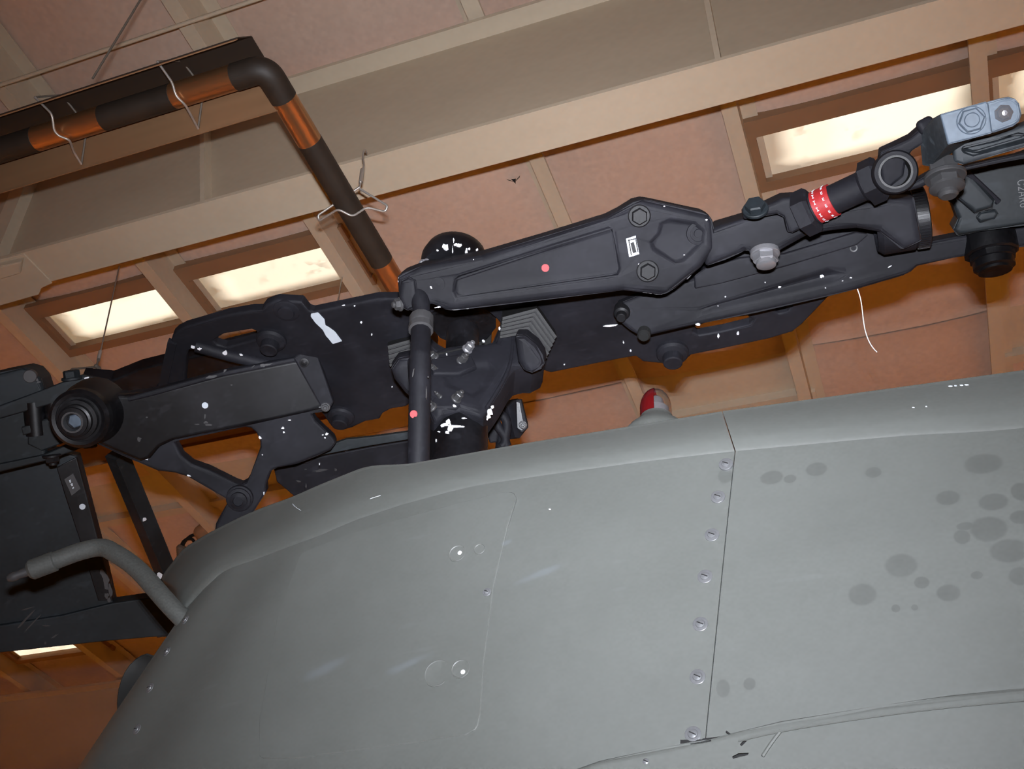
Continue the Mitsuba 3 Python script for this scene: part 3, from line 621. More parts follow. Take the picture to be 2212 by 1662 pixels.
add('base', lathe(bz, ax, [(0.0, 0.001), (0.0275, 0.001), (0.03, -0.008), (0.05, -0.03), (0.066, -0.055), (0.07, -0.13), (0, -0.13)], 40), 'm_cowl', bea)
add('red_lens', shell(halfdome(bz, Rb, bh, cam_az - math.pi * 1.06, cam_az - 0.12), 0.001), 'm_redlens', bea, True, 'red half of the lens')
add('clear_lens', shell(halfdome(bz, Rb, bh, cam_az - 0.12, cam_az + math.pi * 0.94), 0.0008), 'm_clearlens', bea, True, 'clear half of the lens')
add('reflector', lathe(bz, ax, [(0.0, 0.0), (0.022, 0.0), (0.022, 0.018), (0.015, 0.024), (0.012, 0.040), (0.005, 0.048), (0, 0.048)], 20), 'm_steel', bea, 30, 'bright silver lamp holder')

# ------------------------------------------------------------------ rotor head
up = np.array([0, 0, 1.0])
hubc = PZ(1000, 715, HZ)
mb = PY(990, 985, hubc[1]); mast_ax = unit(mb - hubc)           # pointing down
PZr = lambda a, b, dz=0.0: PZ(a, b, HZ + dz)
rotor = thing('main_rotor', 'black helicopter rotor head with yoke, grips, pitch horn and blade roots above the cowling', 'rotor head')
# yoke plate
yk = part(rotor, 'rotor_yoke', 'flat black rotor yoke plate with framed slots behind the pitch horn')
LV = level(HZ)
yoke = [(330, 845), (355, 826), (367, 744), (374, 722), (384, 712), (400, 704), (492, 677), (545, 668), (566, 668), (575, 655), (601, 646), (653, 649), (668, 668), (678, 671), (817, 642), (862, 642), (1000, 600), (1450, 540), (1800, 500), (1880, 560), (1786, 642), (1733, 697), (1712, 714), (1659, 730), (1555, 752), (1495, 763), (1473, 782), (1440, 784), (1389, 779), (1374, 766), (1300, 780), (1190, 803), (1172, 797), (1120, 800), (900, 860), (877, 876), (845, 881), (828, 890), (820, 903), (790, 908), (760, 922), (738, 928), (715, 918), (700, 895), (640, 830), (400, 840)]
slotL = [(462, 732), (484, 719), (546, 708), (556, 714), (558, 729), (489, 747), (469, 741)]
triL = [(403, 790), (404, 765), (410, 752), (425, 752), (437, 760), (544, 784), (570, 800), (620, 800), (560, 826), (400, 830)]
slotR = [(1496, 714), (1503, 702), (1540, 690), (1615, 680), (1628, 687), (1618, 698), (1560, 712), (1508, 721)]
slotR2 = [(1668, 664), (1700, 654), (1712, 656), (1700, 670), (1680, 674)]
hubhole = Point(LV.p2(1002, 716)).buffer(LV.poly([(920, 700), (1084, 700), (1084, 701), (920, 701)]).bounds[2] * 0 + 0.088, 40)
ring_px = LV.poly([(640, 672), (830, 640), (1000, 600), (1500, 540), (1500, 740), (1190, 790), (900, 850), (820, 895), (730, 890)], 0.01)
g = LV.poly(yoke, 0.004)
for h in (slotL, triL, slotR, slotR2): g = g.difference(LV.poly(h, 0.004))
g = g.difference(hubhole)
add('plate', relief(LV, bevel_rings(g, 0.007, 0.006, 3), 0.016), 'm_black', yk, 35)
def boss(parent, px, r, h, plane=LV, prof=None, bsdf='m_black', axis=None, name='boss', z=0.004):
    o = plane.p3(*px) + plane.n * z; a = plane.n if axis is None else axis
    p = prof or [(r, -0.012), (r, 0.25 * h), (0.88 * r, 0.4 * h), (0.62 * r, 0.5 * h), (0.58 * r, 0.95 * h), (0.5 * r, h), (0, h)]
    return add(name, lathe(o, a, p, 36), bsdf, parent, 30)
boss(yk, (588, 728), 0.034, 0.04); boss(yk, (738, 893), 0.033, 0.035); boss(yk, (1452, 755), 0.036, 0.04); boss(yk, (620, 668), 0.03, 0.012)
add('strut', tube([LV.p3(425, 744) + LV.n * 0.006, LV.p3(500, 762) + LV.n * 0.01, LV.p3(590, 786) + LV.n * 0.006], 0.014, 16), 'm_black', yk)
add('rib', bar(LV.p3(374, 735) + LV.n * .004, LV.p3(352, 835) + LV.n * .004, 0.02, 0.014, LV.n), 'm_black', yk, 30)
tape = [(672, 678), (687, 675), (701, 690), (703, 703), (712, 708), (724, 717), (739, 737), (719, 743), (704, 725), (697, 712), (682, 698), (671, 683)]
tp = Plane2(LV, 0.0075)
add('white_tape', relief(tp, [(tp.poly([(x, y) for x, y in tape], 0.0012), 0.0008)], 0.0012), 'm_white', yk, False, 'strip of white tape, pinched in the middle')
chips(yk, tp, [(780, 697, 2, 2), (766, 661, 1.5, 1.2), (742, 660, 3, 1), (803, 723, 1.5, 2), (847, 836, 1.2, 1.2), (1320, 704, 14, 1.8, -.1), (1347, 740, 3, 1.2, 1.1), (1362, 758, 2, 2), (1219, 788, 1.5, 1.2), (1552, 726, 2.5, 5), (1594, 720, 3, 3), (1412, 715, 2, 2)], seed=4)
chips(yk, Plane2(LV, 0.022), [(485, 763, 5, 5), (417, 750, 5, 2.5, .3), (431, 754, 4, 2.5), (521, 767, 4, 1.6, .3)], seed=5)
# upper tang of the left grip
# mast
ms = part(rotor, 'rotor_mast', 'thick black rotor mast rising out of the cowling')
mo = PY(988, 906, PY(990, 985, hubc[1])[1])
L906 = np.linalg.norm(mo - hubc)
add('shaft', lathe(hubc, mast_ax, [(0, 0.0), (0.036, 0.0), (0.036, L906 - 0.1), (0.0585, L906 - 0.05), (0.0585, 0.95), (0, 0.95)], 48), 'm_gloss', ms)
add('collar', lathe(hubc, mast_ax, [(0.05, L906 - 0.04), (0.0615, L906 - 0.04), (0.063, L906 - 0.01), (0.062, L906 - 0.001), (0.0585, L906)], 48), 'm_gloss', ms)
def on_mast(px, py, r=0.0592):
    rr = ray(px, py); o = -hubc; d = rr - mast_ax * (rr @ mast_ax); oo = o - mast_ax * (o @ mast_ax)
    A_, B_, C_ = d @ d, 2 * d @ oo, oo @ oo - r * r; disc = max(B_ * B_ - 4 * A_ * C_, 0); t = (-B_ - math.sqrt(disc)) / (2 * A_); return rr * t
ch = []
for (x, y, rx, ry) in ((962, 918, 9, 3), (972, 925, 6, 8), (985, 921, 12, 2.5), (968, 912, 4, 6), (955, 921, 4, 2), (998, 922, 5, 1.5), (966, 935, 4, 3), (948, 933, 3, 1.5), (1002, 904, 5, 1.5), (942, 952, 1.2, 3)):
    p = on_mast(x, y); nn = p - hubc; nn = unit(nn - mast_ax * (nn @ mast_ax)); pl = Plane(p, nn)
    k = 9; gg = Polygon([pl.p2(x + rx * (1 + .4 * rng.uniform(-1, 1)) * math.cos(i / k * 6.283), y + ry * (1 + .4 * rng.uniform(-1, 1)) * math.sin(i / k * 6.283)) for i in range(k)]).buffer(0)
    for s in geoms(gg): ch.append(relief(pl, [(s, 0.0005)], 0.003))
add('paint_chips', ch, 'm_chip', ms, False, kind='stuff')
add('mast_nut', lathe(hubc, mast_ax, [(0.0, -0.14), (0.05, -0.14), (0.075, -0.12), (0.075, -0.03), (0.0, -0.03)], 12), 'm_gloss', ms, 30)
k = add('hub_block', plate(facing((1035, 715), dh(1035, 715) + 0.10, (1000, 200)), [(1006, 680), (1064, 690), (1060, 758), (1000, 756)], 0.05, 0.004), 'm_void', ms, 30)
# trunnion
tr = part(rotor, 'mast_trunnion', 'black forged trunnion clamping the top of the mast between the elastomeric bearings')
dm = lambda a, b: hubc[1] / ray(a, b)[1]
tn_ = -ray(1000, 820); tn_ = unit(tn_ - mast_ax * (tn_ @ mast_ax))
TR = Plane(PD(990, 820, dm(990, 820)) + tn_ * 0.055, tn_)
trn = [(880, 780), (905, 765), (928, 772), (940, 765), (964, 757), (1005, 752), (1037, 754), (1062, 749), (1070, 730), (1076, 713), (1092, 709), (1115, 715), (1140, 722), (1160, 738), (1172, 757), (1178, 775), (1172, 790), (1150, 801), (1133, 801), (1112, 806), (1100, 820), (1080, 856), (1056, 890), (1044, 910), (1020, 908), (993, 896), (960, 902), (938, 918), (930, 900), (926, 884), (918, 862), (890, 858)]
pock = TR.poly([(1085, 735), (1105, 725), (1125, 735), (1140, 760), (1135, 785), (1108, 795), (1100, 775)], 0.004)
g = TR.poly(trn, 0.004); add('body', relief(TR, dish(bevel_rings(g, 0.022, 0.02, 4), TR.poly([(960, 800), (1060, 790), (1075, 815), (1050, 860), (1020, 880), (960, 850), (945, 820)], .01), 0.006, 0.02), 0.07), 'm_black', tr, 40)
lob = facing((862, 815), dm(862, 815) - 0.09, (900, 300))
add('left_lug', plate(lob, [(887, 768), (861, 773), (845, 795), (851, 817), (873, 845), (890, 860), (930, 860), (930, 780)], 0.06, 0.018, 0.006), 'm_black', tr, 40)
lob = facing((1150, 770), dm(1150, 770) - 0.10, (1300, 300))
add('right_lug', plate(lob, [(1112, 722), (1135, 722), (1160, 742), (1175, 765), (1178, 782), (1170, 797), (1150, 806), (1133, 800), (1120, 780)], 0.06, 0.014, 0.006), 'm_black', tr, 40)
add('web_rib', tube(smoothpath([TR.p3(a, b) + TR.n * .018 for a, b in ((1107, 722), (1106, 760), (1098, 808), (1078, 850), (1050, 895))], 24), [0.004] * 24, 10), 'm_black', tr)
add('clamp_line', tube([TR.p3(945, 780) + TR.n * .02, TR.p3(1000, 768) + TR.n * .021], 0.0022, 6), 'm_void', tr)
T2 = Plane2(TR, 0.02)
add('clamp_block', plate(Plane2(TR, 0.02), [(928, 784), (935, 776), (990, 768), (1022, 772), (1030, 795), (990, 812), (935, 812)], 0.02, 0.006, 0.004), 'm_black', tr, 35)
add('clamp_block', plate(Plane2(TR, 0.014), [(928, 876), (936, 862), (978, 850), (998, 860), (1000, 876), (985, 885), (940, 886)], 0.03, 0.006, 0.004), 'm_black', tr, 35)
bx_ = unit(TR.n + 0.6 * RIGHT - 0.1 * DOWN)
for a, b, r, m_ in ((1010, 757, 0.0095, 'm_chip'), (997, 783, 0.009, 'm_greysteel'), (986, 864, 0.009, 'm_greysteel')):
    bolt(tr, T2.p3(a, b) + TR.n * 0.004, bx_, r, m_ if m_ != 'm_chip' else 'm_steel', 0.016)
bx_ = unit(TR.n - 0.7 * RIGHT)
for a, b, r in ((937, 773, 0.009), (940, 800, 0.006), (932, 881, 0.009), (950, 858, 0.004)): bolt(tr, T2.p3(a, b) + TR.n * 0.002, bx_, r, 'm_greysteel', 0.012)
chips(tr, Plane2(TR, 0.0205), [(1058, 890, 6, 8), (1064, 880, 4, 3), (1056, 901, 5, 4), (1053, 905, 2, 3), (1079, 710, 2.5, 3.5), (1044, 737, 4, 2.5, .5), (982, 877, 4, 2.5, .5), (965, 766, 1.5, 2), (966, 790, 1, 3)], seed=8)
# chevron elastomeric bearings
be = part(rotor, 'elastomeric_bearing', 'right chevron stack of thin metal shims and rubber beside the mast trunnion', False)
CH = facing((1140, 710), dm(1140, 710) - 0.05, (1060, 200))
O_ = [(1086, 686), (1158, 667), (1200, 727)]; I_ = [(1080, 728), (1136, 718), (1180, 774)]
for k in range(11):
    t = k / 10.0; c = [((1 - t) * a[0] + t * b[0], (1 - t) * a[1] + t * b[1]) for a, b in zip(O_, I_)]
    ln = LineString([CH.p2(*p) for p in c]).buffer(0.0028 if k % 2 == 0 else 0.0024, cap_style=2, join_style=2)
    add('shim' if k % 2 == 0 else 'rubber_layer', relief(CH, [(ln, 0.012 - 0.001 * k if k % 2 == 0 else 0.007 - 0.001 * k)], 0.07), 'm_shim' if k % 2 == 0 else 'm_rubber', be, False)
be2 = part(rotor, 'elastomeric_bearing', 'left chevron stack of metal shims mostly hidden behind the pitch link', False)
CL = facing((865, 760), dm(865, 760) - 0.03, (900, 200))
for k in range(9):
    t = k / 8.0; c = [(888, 734 + 38 * t), (838 + 4 * t, 748 + 40 * t)]
    ln = LineString([CL.p2(*p) for p in c]).buffer(0.0028, cap_style=2)
    add('shim' if k % 2 == 0 else 'rubber_layer', relief(CL, [(ln, 0.010 if k % 2 == 0 else 0.005)], 0.04), 'm_shim' if k % 2 == 0 else 'm_rubber', be2, False)

# pitch horn
ph = part(rotor, 'pitch_horn', 'large black forged pitch horn with two hex bolts and a red dot')
PH = facing((1230, 560), dh(1230, 560) - 0.20, (1200, 180))
horn = [(859, 598), (872, 588), (912, 572), (1040, 549), (1180, 508), (1308, 468), (1336, 454), (1368, 434), (1386, 430), (1404, 433), (1517, 457), (1531, 464), (1539, 476), (1546, 506), (1543, 536), (1514, 577), (1462, 620), (1440, 634), (1425, 637), (1395, 633), (1348, 627), (1180, 648), (985, 671), (963, 670), (948, 660), (934, 655), (900, 672), (872, 668), (862, 640)]
g = PH.poly(horn, 0.006); rings = bevel_rings(g, 0.016, 0.016, 4)
p1 = PH.poly([(978, 598), (990, 588), (1300, 487), (1322, 486), (1332, 497), (1345, 580), (1338, 596), (1320, 602), (1005, 646), (985, 643), (976, 630)], 0.008)
p2 = PH.poly([(1422, 474), (1448, 466), (1500, 476), (1526, 497), (1520, 525), (1478, 566), (1455, 572), (1428, 556), (1404, 540), (1398, 520), (1416, 500)], 0.008)
add('body', relief(PH, dish(rings, unary_union([p1, p2]), 0.009, 0.012), 0.05), 'm_black', ph, 40)
H2 = Plane2(PH, 0.016)
for a, b in ((1381, 467), (1399, 586)):
    o = H2.p3(a, b); add('bolt_seat', lathe(o, PH.n, [(0.021, -0.004), (0.021, 0.001), (0.0195, 0.002), (0.019, 0.0005), (0, 0.0005)], 32), 'm_bolt', ph)
    add('hex_bolt', hexnut(o, PH.n, 0.0155, 0, 0.012, 0.4), 'm_bolt', ph, 20)
o = Plane2(PH, 0.008).p3(1508, 504); add('boss', lathe(o, PH.n, [(0.022, -0.004), (0.021, 0.004), (0.015, 0.0045), (0.0145, 0.002), (0.008, 0.002), (0.0075, 0.005), (0, 0.005)], 32), 'm_black', ph)
o = H2.p3(946, 614); add('boss', lathe(o, PH.n, [(0.014, -0.004), (0.013, 0.001), (0.0, 0.0015)], 28), 'm_black', ph)
lp = [(1352, 516), (1373, 509), (1381, 549), (1359, 556)]
add('data_plate', relief(H2, [(H2.poly(lp), 0.0012)], 0.003), 'm_white', ph, False, 'small white data plate')
H3 = Plane2(PH, 0.0173)
add('print', [relief(H3, [(H3.poly(q_), 0.0003)], 0.0006) for q_ in ([(1362, 525), (1369, 523), (1375, 545), (1367, 547)], [(1357, 518), (1359, 517), (1365, 551), (1363, 552)], [(1372, 514), (1374, 514), (1379, 544), (1377, 545)], [(1356, 519), (1372, 515), (1372, 517), (1357, 521)])], 'm_bolt', ph, False)
add('red_dot', disc_at(Plane2(PH, 0.0075), 1178, 579, 0.0072), 'm_pink', ph, False, 'small red paint dot')
chips(ph, H2, [(1023, 561, 1, 1), (1435, 446, 2, 1.2), (1380, 571, 1.5, 2), (1526, 475, 2.5, 2), (1478, 551, 1.5, 1.2), (932, 621, 3, 4)], seed=11)
chips(ph, Plane2(PH, 0.006), [(985, 669, 9, 1.8, -.1), (1010, 667, 3, 1.2), (1126, 649, 4, 1, -.1), (1400, 632, 14, 2, .1), (1420, 634, 9, 2.5, .1), (1388, 629, 7, 1.2), (1310, 613, 0.5, .5), (1489, 598, 8, 1.5, -.8)], 'm_greysteel', seed=12)
chips(ph, Plane2(PH, 0.006), [(861, 607, 1, 6), (863, 615, 1.5, 3), (948, 663, 8, 1.8, -.3)], seed=13)
# dome cap behind the horn
dmk = part(rotor, 'dome_cap', 'chipped black dome cap standing behind the pitch horn')
dp = facing((980, 560), dh(980, 560) - 0.10, (980, 900))
o = PD(981, 572, dh(981, 572) - 0.12)
capm = lathe(o, up, [(0.0, -0.02), (0.062, -0.02), (0.066, -0.005), (0.066, 0.012), (0.060, 0.03), (0.046, 0.045), (0.026, 0.054), (0.0, 0.057)], 40)
add('cap', capm, 'm_gloss', dmk)
sph = []
for (x, y, rx, ry) in ((962, 533, 7, 5), (985, 529, 4, 3), (992, 531, 5, 4), (1008, 545, 3, 7), (980, 520, 1.5, 4), (978, 541, 1.2, 7), (1013, 538, 2, 3), (945, 541, 2, 1.5), (1030, 540, 2, 3)):
    try: hp, hn = hit(capm, x, y)
    except Exception: continue
    pl = Plane(hp, hn); kk = 9
    gg = Polygon([pl.p2(x + rx * (1 + .4 * rng.uniform(-1, 1)) * math.cos(i / kk * 6.283), y + ry * (1 + .4 * rng.uniform(-1, 1)) * math.sin(i / kk * 6.283)) for i in range(kk)]).buffer(0)
    for s in geoms(gg): sph.append(relief(pl, [(s, 0.0015)], 0.006))
add('paint_chips', sph, 'm_chip', dmk, False, kind='stuff')
bolt(dmk, PD(920, 568, dh(920, 568) - 0.16), unit(-FWD - RIGHT), 0.007, 'm_steel', 0.01)
# pitch link
pl_ = part(rotor, 'pitch_link', 'black vertical pitch link rod with a red dot, in front of the mast')
tp0 = PH.p3(910, 650) + PH.n * 0.0
ly = tp0[1]
pk = lambda a, b, dy=0.0: PY(a, b, ly + dy)
add('tube', tube([pk(904, 1025, 0.09), pk(906, 900, 0.04), pk(908, 772), pk(908, 769), pk(909, 715)], [0.0195, 0.0195, 0.0195, 0.0185, 0.0185], 28), 'm_black', pl_)
c0, c1 = pk(909, 716), pk(911, 682); da = unit(c1 - c0); hl = np.linalg.norm(c1 - c0)
add('collar', lathe(c0, da, [(0.019, 0), (0.0235, 0.002), (0.0235, 0.35 * hl), (0.021, 0.4 * hl), (0.023, 0.5 * hl), (0.023, 0.85 * hl), (0.015, hl)], 12), 'm_greysteel', pl_, 30, 'scuffed grey collar nut')
add('rod_end', tube(smoothpath([pk(911, 690), pk(910, 665, -0.005), pk(905, 640, -0.012), pk(898, 622, -0.012), pk(895, 608, 0.0)], 20), np.interp(np.linspace(0, 1, 20), [0, 0.2, 0.6, 0.85, 1], [0.0135, 0.016, 0.021, 0.022, 0.012]), 20), 'm_black', pl_)
e1_ = PH.p3(884, 640) + PH.n * 0.01
add('fork_ear', plate(Plane2(PH, 0.014), [(866, 604), (884, 596), (900, 604), (905, 640), (897, 664), (880, 672), (867, 662), (862, 640)], 0.03, 0.01, 0.005), 'm_black', pl_, 35)
bolt(pl_, PH.p3(865, 655) + PH.n * 0.012, unit(PH.n - 2.0 * RIGHT), 0.011, 'm_greysteel', 0.01)
o = pk(904, 895, 0.04) ; nn = unit(-FWD - 0.3 * RIGHT)
pp = Plane(o + nn * 0.0175, nn); add('red_dot', relief(pp, [(Point(pp.p2(896, 895)).buffer(0.0068, 20), 0.006)], 0.014), 'm_pink', pl_, False, 'small red paint dot')
chips(pl_, pp, [(904, 891, 2.5, 3), (921, 850, 1.2, 12), (893, 805, 1.5, 9, .2), (925, 815, 2, 2)], 'm_greysteel', h=0.001, seed=15)
# sensor bracket behind the cowling
sb = part(rotor, 'trim_bracket', 'small black boxed bracket with a worn grey face beside the mast base')
SB = facing((1105, 905), dh(1105, 905) - 0.02, (700, 100))
add('box', trimesh.convex.convex_hull(np.array([PD(a, b, dh(1105, 905) + c) for a, b, c in ((1078, 868, -.02), (1118, 861, -.02), (1096, 880, -.05), (1113, 945, -.05), (1100, 950, .0), (1140, 925, .02), (1141, 918, .0), (1128, 866, 0.0), (1122, 947, -.04))])), 'm_black', sb, 20)
SF = facing((1125, 905), dh(1105, 905) - 0.055, (1300, 700))
add('end_face', plate(SF, [(1114, 866), (1126, 863), (1139, 915), (1140, 925), (1128, 936), (1116, 925)], 0.02, 0.003, 0.002), 'm_black', sb, 30)
add('worn_face', plate(Plane2(SF, 0.003), [(1115, 868), (1123, 870), (1129, 905), (1134, 915), (1128, 932), (1117, 925)], 0.004, 0.001, 0.002), 'm_greysteel', sb, 30, 'worn grey steel patch')
bolt(sb, SF.p3(1130, 918) + SF.n * 0.004, SF.n, 0.008, 'm_greysteel', 0.008)
add('strap', tube(smoothpath([PD(a, b, dh(1105, 905) - 0.06) for a, b in ((1084, 965), (1078, 925), (1072, 906), (1080, 897), (1090, 903), (1094, 930), (1096, 965))], 30), 0.011, 12), 'm_black', sb)
add('post', tube([PD(1082, 990, dh(1105, 905) - 0.03), PD(1087, 940, dh(1105, 905) - 0.02)], 0.016, 16), 'm_black', sb)
add('lug', plate(facing((1058, 925), dh(1058, 925) - 0.07, (900, 500)), [(1052, 935), (1060, 905), (1072, 898), (1080, 910), (1074, 955), (1058, 958)], 0.02, 0.004), 'm_black', sb)
bolt(sb, PD(1052, 943, dh(1052, 943) - 0.08), unit(-FWD - .6 * RIGHT), 0.006, 'm_steel', 0.012)

# left blade grip
lg = part(rotor, 'blade_grip', 'left black blade grip with a round boss, triangular frame and white dot')
UT = level(HZ + 0.07)
LG = facing((430, 870), dh(430, 870) - 0.13, (900, 330))
lower = [(200, 835), (270, 850), (330, 842), (482, 802), (636, 772), (651, 759), (678, 758), (688, 772), (720, 869), (710, 887), (690, 891), (673, 893), (681, 906), (697, 922), (721, 944), (726, 957), (715, 972), (681, 987), (640, 1003), (600, 1010), (587, 1016), (575, 1048), (576, 1062), (551, 1101), (510, 1170), (470, 1180), (464, 1150), (467, 1130), (477, 1112), (495, 1081), (450, 1054), (407, 1030), (378, 1021), (342, 1017), (311, 1003), (266, 985), (217, 962), (180, 948), (160, 920), (150, 880), (165, 850)]
hole = [(378, 954), (450, 938), (530, 922), (543, 924), (554, 934), (562, 951), (563, 966), (553, 993), (540, 1028), (532, 1041), (522, 1046), (510, 1042), (450, 1012), (415, 1000), (393, 982)]
g = LG.poly(lower, 0.004).difference(LG.poly(hole, 0.005))
add('lower_frame', relief(LG, bevel_rings(g, 0.008, 0.007, 3), 0.03), 'm_black', lg, 35)
add('upper_tang', plate(UT, [(176, 814), (240, 820), (300, 796), (365, 780), (600, 722), (680, 760), (640, 810), (300, 890), (200, 880)], 0.03, 0.006), 'm_gloss', lg, 35)
L2 = Plane2(LG, 0.014)
spar = [(170, 846), (270, 852), (330, 846), (482, 806), (636, 776), (684, 776), (712, 868), (700, 885), (665, 890), (540, 918), (450, 934), (376, 950), (345, 965), (325, 990), (305, 996), (266, 980), (217, 958), (175, 940)]
add('spar', relief(L2, bevel_rings(L2.poly(spar, 0.006), 0.010, 0.010, 4), 0.012), 'm_gloss', lg, 40)
L3 = Plane2(LG, 0.024)
add('ridge', plate(L3, [(275, 858), (330, 843), (482, 802), (636, 772), (640, 782), (482, 813), (340, 853), (278, 868)], 0.02, 0.004, 0.001), 'm_black', lg, 35)
add('end_strap', plate(L3, [(634, 774), (651, 759), (678, 758), (688, 772), (721, 868), (711, 886), (694, 882)], 0.02, 0.004, 0.004), 'm_black', lg, 35)
L4 = Plane2(LG, 0.028)
o = L4.p3(657, 784); add('rivet_head', lathe(o, LG.n, [(0.0115, -0.003), (0.011, 0.002), (0.007, 0.003), (0.0065, 0.002), (0, 0.0045)], 28), 'm_bolt', lg)
bolt(lg, L4.p3(703, 880), LG.n, 0.009, 'm_greysteel', 0.008)
chips(lg, L4, [(697, 876, 3, 2.5), (691, 880, 2, 2)], 'm_steel', seed=20)
add('white_dot', disc_at(L3, 443, 876, 0.0072), 'm_white', lg, False, 'small white paint dot')
chips(lg, Plane2(LG, 0.0075), [(611, 925, 3, 2.5), (613, 934, 2, 2), (706, 938, 3.5, 3), (697, 940, 2, 1.5), (702, 946, 2, 1.5), (562, 946, 2.5, 4.5, -.4), (625, 908, 4, 1), (316, 992, 4, 2.5, .3), (567, 983, 1.2, 1.2), (543, 1068, 4, 1.5, .9), (570, 1066, 1.2, 3.5), (408, 1028, 4, 1.5, .4), (690, 1003, 1.2, 2)], seed=21)
chips(lg, Plane2(L2, 0.0105), [(443, 900, 1.5, 6), (445, 913, 6, 2.5), (452, 918, 8, 2), (425, 917, 5, 1.2), (300, 950, 3, 5), (303, 948, 2, 2), (317, 902, 2, 1.5), (500, 832, 2, 1.2)], 'm_greysteel', seed=22)
chips(lg, Plane2(L3, 0.005), [(486, 801, 4, 2.5, -.7), (578, 788, 12, 2.2, -.2), (567, 790, 5, 3), (547, 792, 4, 1, -.6), (455, 815, 12, 3, -.2)], 'm_greysteel', seed=23)
# bolt boss of the left grip
ba = unit(-ray(1010, 470)); o = LG.p3(204, 888)
add('boss', lathe(o, ba, [(0.075, -0.02), (0.073, 0.02), (0.064, 0.055), (0.062, 0.072), (0.066, 0.076), (0.066, 0.10), (0.058, 0.108), (0.05, 0.106), (0.05, 0.102), (0.0, 0.102)], 48), 'm_gloss', lg, 30)
add('boss_nut', lathe(o, ba, [(0.044, 0.10), (0.044, 0.118), (0.036, 0.119), (0.036, 0.132), (0.031, 0.134), (0.031, 0.142), (0.021, 0.143), (0.019, 0.125), (0.0, 0.125)], 40), 'm_gloss', lg, 30)
add('boss_ring', lathe(o, ba, [(0.0225, 0.138), (0.0235, 0.146), (0.0195, 0.146), (0.0185, 0.128)], 36), 'm_greysteel', lg, 30, 'bright rim of the bolt socket')
add('socket', hexnut(o, ba, 0.016, 0.12, 0.128), 'm_slate', lg, False)
# pivot bolt and foot
o = Plane2(LG, 0.008).p3(518, 1076); add('pivot_boss', lathe(o, LG.n, [(0.032, -0.006), (0.031, 0.008), (0.027, 0.01), (0.027, 0.016), (0.02, 0.018), (0.02, 0.026), (0.012, 0.03), (0.011, 0.026), (0, 0.026)], 36), 'm_black', lg, 30)
# cross bar towards the mast
cb = part(rotor, 'lower_hub_arm', 'black channel arm just above the cowling edge')
CB = facing((780, 985), dh(780, 985) - 0.02, (1000, -300))
add('front_face', plate(CB, [(590, 1006), (630, 1005), (681, 988), (800, 965), (1000, 932), (1000, 1000), (900, 1040), (652, 1085), (598, 1040)], 0.05, 0.004, 0.002), 'm_black', cb, 30)
CT = facing((830, 945), dh(830, 945) - 0.03, (900, 300))
add('top_flange', plate(CT, [(681, 986), (722, 958), (748, 949), (800, 944), (930, 926), (1000, 915), (1000, 930), (800, 963)], 0.012, 0.002, 0.001), 'm_teal', cb, 30)
chips(cb, Plane2(CB, 0.0042), [(720, 971, 4, 2.2, -.8), (749, 973, 4, 2, -.4), (690, 1000, 1.5, 1.8), (692, 1017, 14, 3, -.1), (725, 1015, 3, 3), (660, 1014, 3, 1), (645, 1040, 5, 1.5, .2), (661, 1050, 2, 5)], 'm_greysteel', seed=25)
boss(cb, (660, 982), 0.022, 0.01, facing((660, 982), dh(660, 982) - 0.05, (900, 300)))

# left blade
lb = part(rotor, 'rotor_blade', 'left black rotor blade root hanging down towards the pitot tube')
LB = facing((120, 1180), dh(120, 1000) + 0.02, (640, 560))
add('blade_skin', plate(LB, [(166, 985), (185, 1058), (210, 1155), (228, 1225), (246, 1302), (240, 1383), (0, 1408), (-700, 1500), (-800, 1180), (-300, 1060), (0, 990), (90, 965)], 0.05, 0.006, 0.003), 'm_teal', lb, 35)
B2 = Plane2(LB, 0.006)
add('edge_strip', plate(Plane2(LB, 0.008), [(122, 1010), (166, 987), (185, 1058), (210, 1155), (228, 1225), (244, 1298), (212, 1298), (170, 1160), (140, 1070)], 0.004, 0.003, 0.002), 'm_gloss', lb, 35)
add('root_bar', plate(Plane2(LB, 0.012), [(-700, 1440), (0, 1350), (130, 1330), (240, 1303), (330, 1290), (395, 1335), (380, 1372), (240, 1384), (0, 1410), (-700, 1500)], 0.05, 0.004, 0.003), 'm_teal', lb, 30)
add('bar_lug', plate(Plane2(LB, 0.0), [(335, 1366), (355, 1362), (372, 1374), (340, 1378)], 0.03, 0.002, 0.001), 'm_black', lb)
B3 = Plane2(LB, 0.0112)
add('data_plate', relief(B3, [(B3.poly([(139, 1036), (158, 1023), (174, 1056), (155, 1071)]), 0.0012)], 0.002), 'm_greysteel', lb, False, 'small grey data plate')
B4 = Plane2(LB, 0.0125)
add('print', [relief(B4, [(B4.poly(q_), 0.0003)], 0.0006) for q_ in ([(149, 1038), (152, 1036), (154, 1042), (151, 1044)], [(152, 1046), (156, 1044), (158, 1049), (155, 1051)], [(156, 1054), (159, 1052), (160, 1055), (157, 1057)])], 'm_white', lb, False)
add('white_dot', disc_at(B3, 178, 1095, 0.0078), 'm_white', lb, False, 'white paint dot')
chips(lb, B3, [(228, 1255, 7, 20, -.2), (238, 1278, 4, 14, -.15), (222, 1240, 5, 9, -.3), (236, 1296, 4, 5), (230, 1287, 5, 6)], 'm_greysteel', seed=31)
chips(lb, Plane2(LB, 0.0165), [(55, 1340, 2, 28, .75), (72, 1345, 1.5, 26, .75), (100, 1352, 12, 1.2, .0), (118, 1375, 8, 1.5, -.6), (98, 1390, 2, 3), (60, 1315, 14, 1.5, -.3)], 'm_greysteel', seed=32)
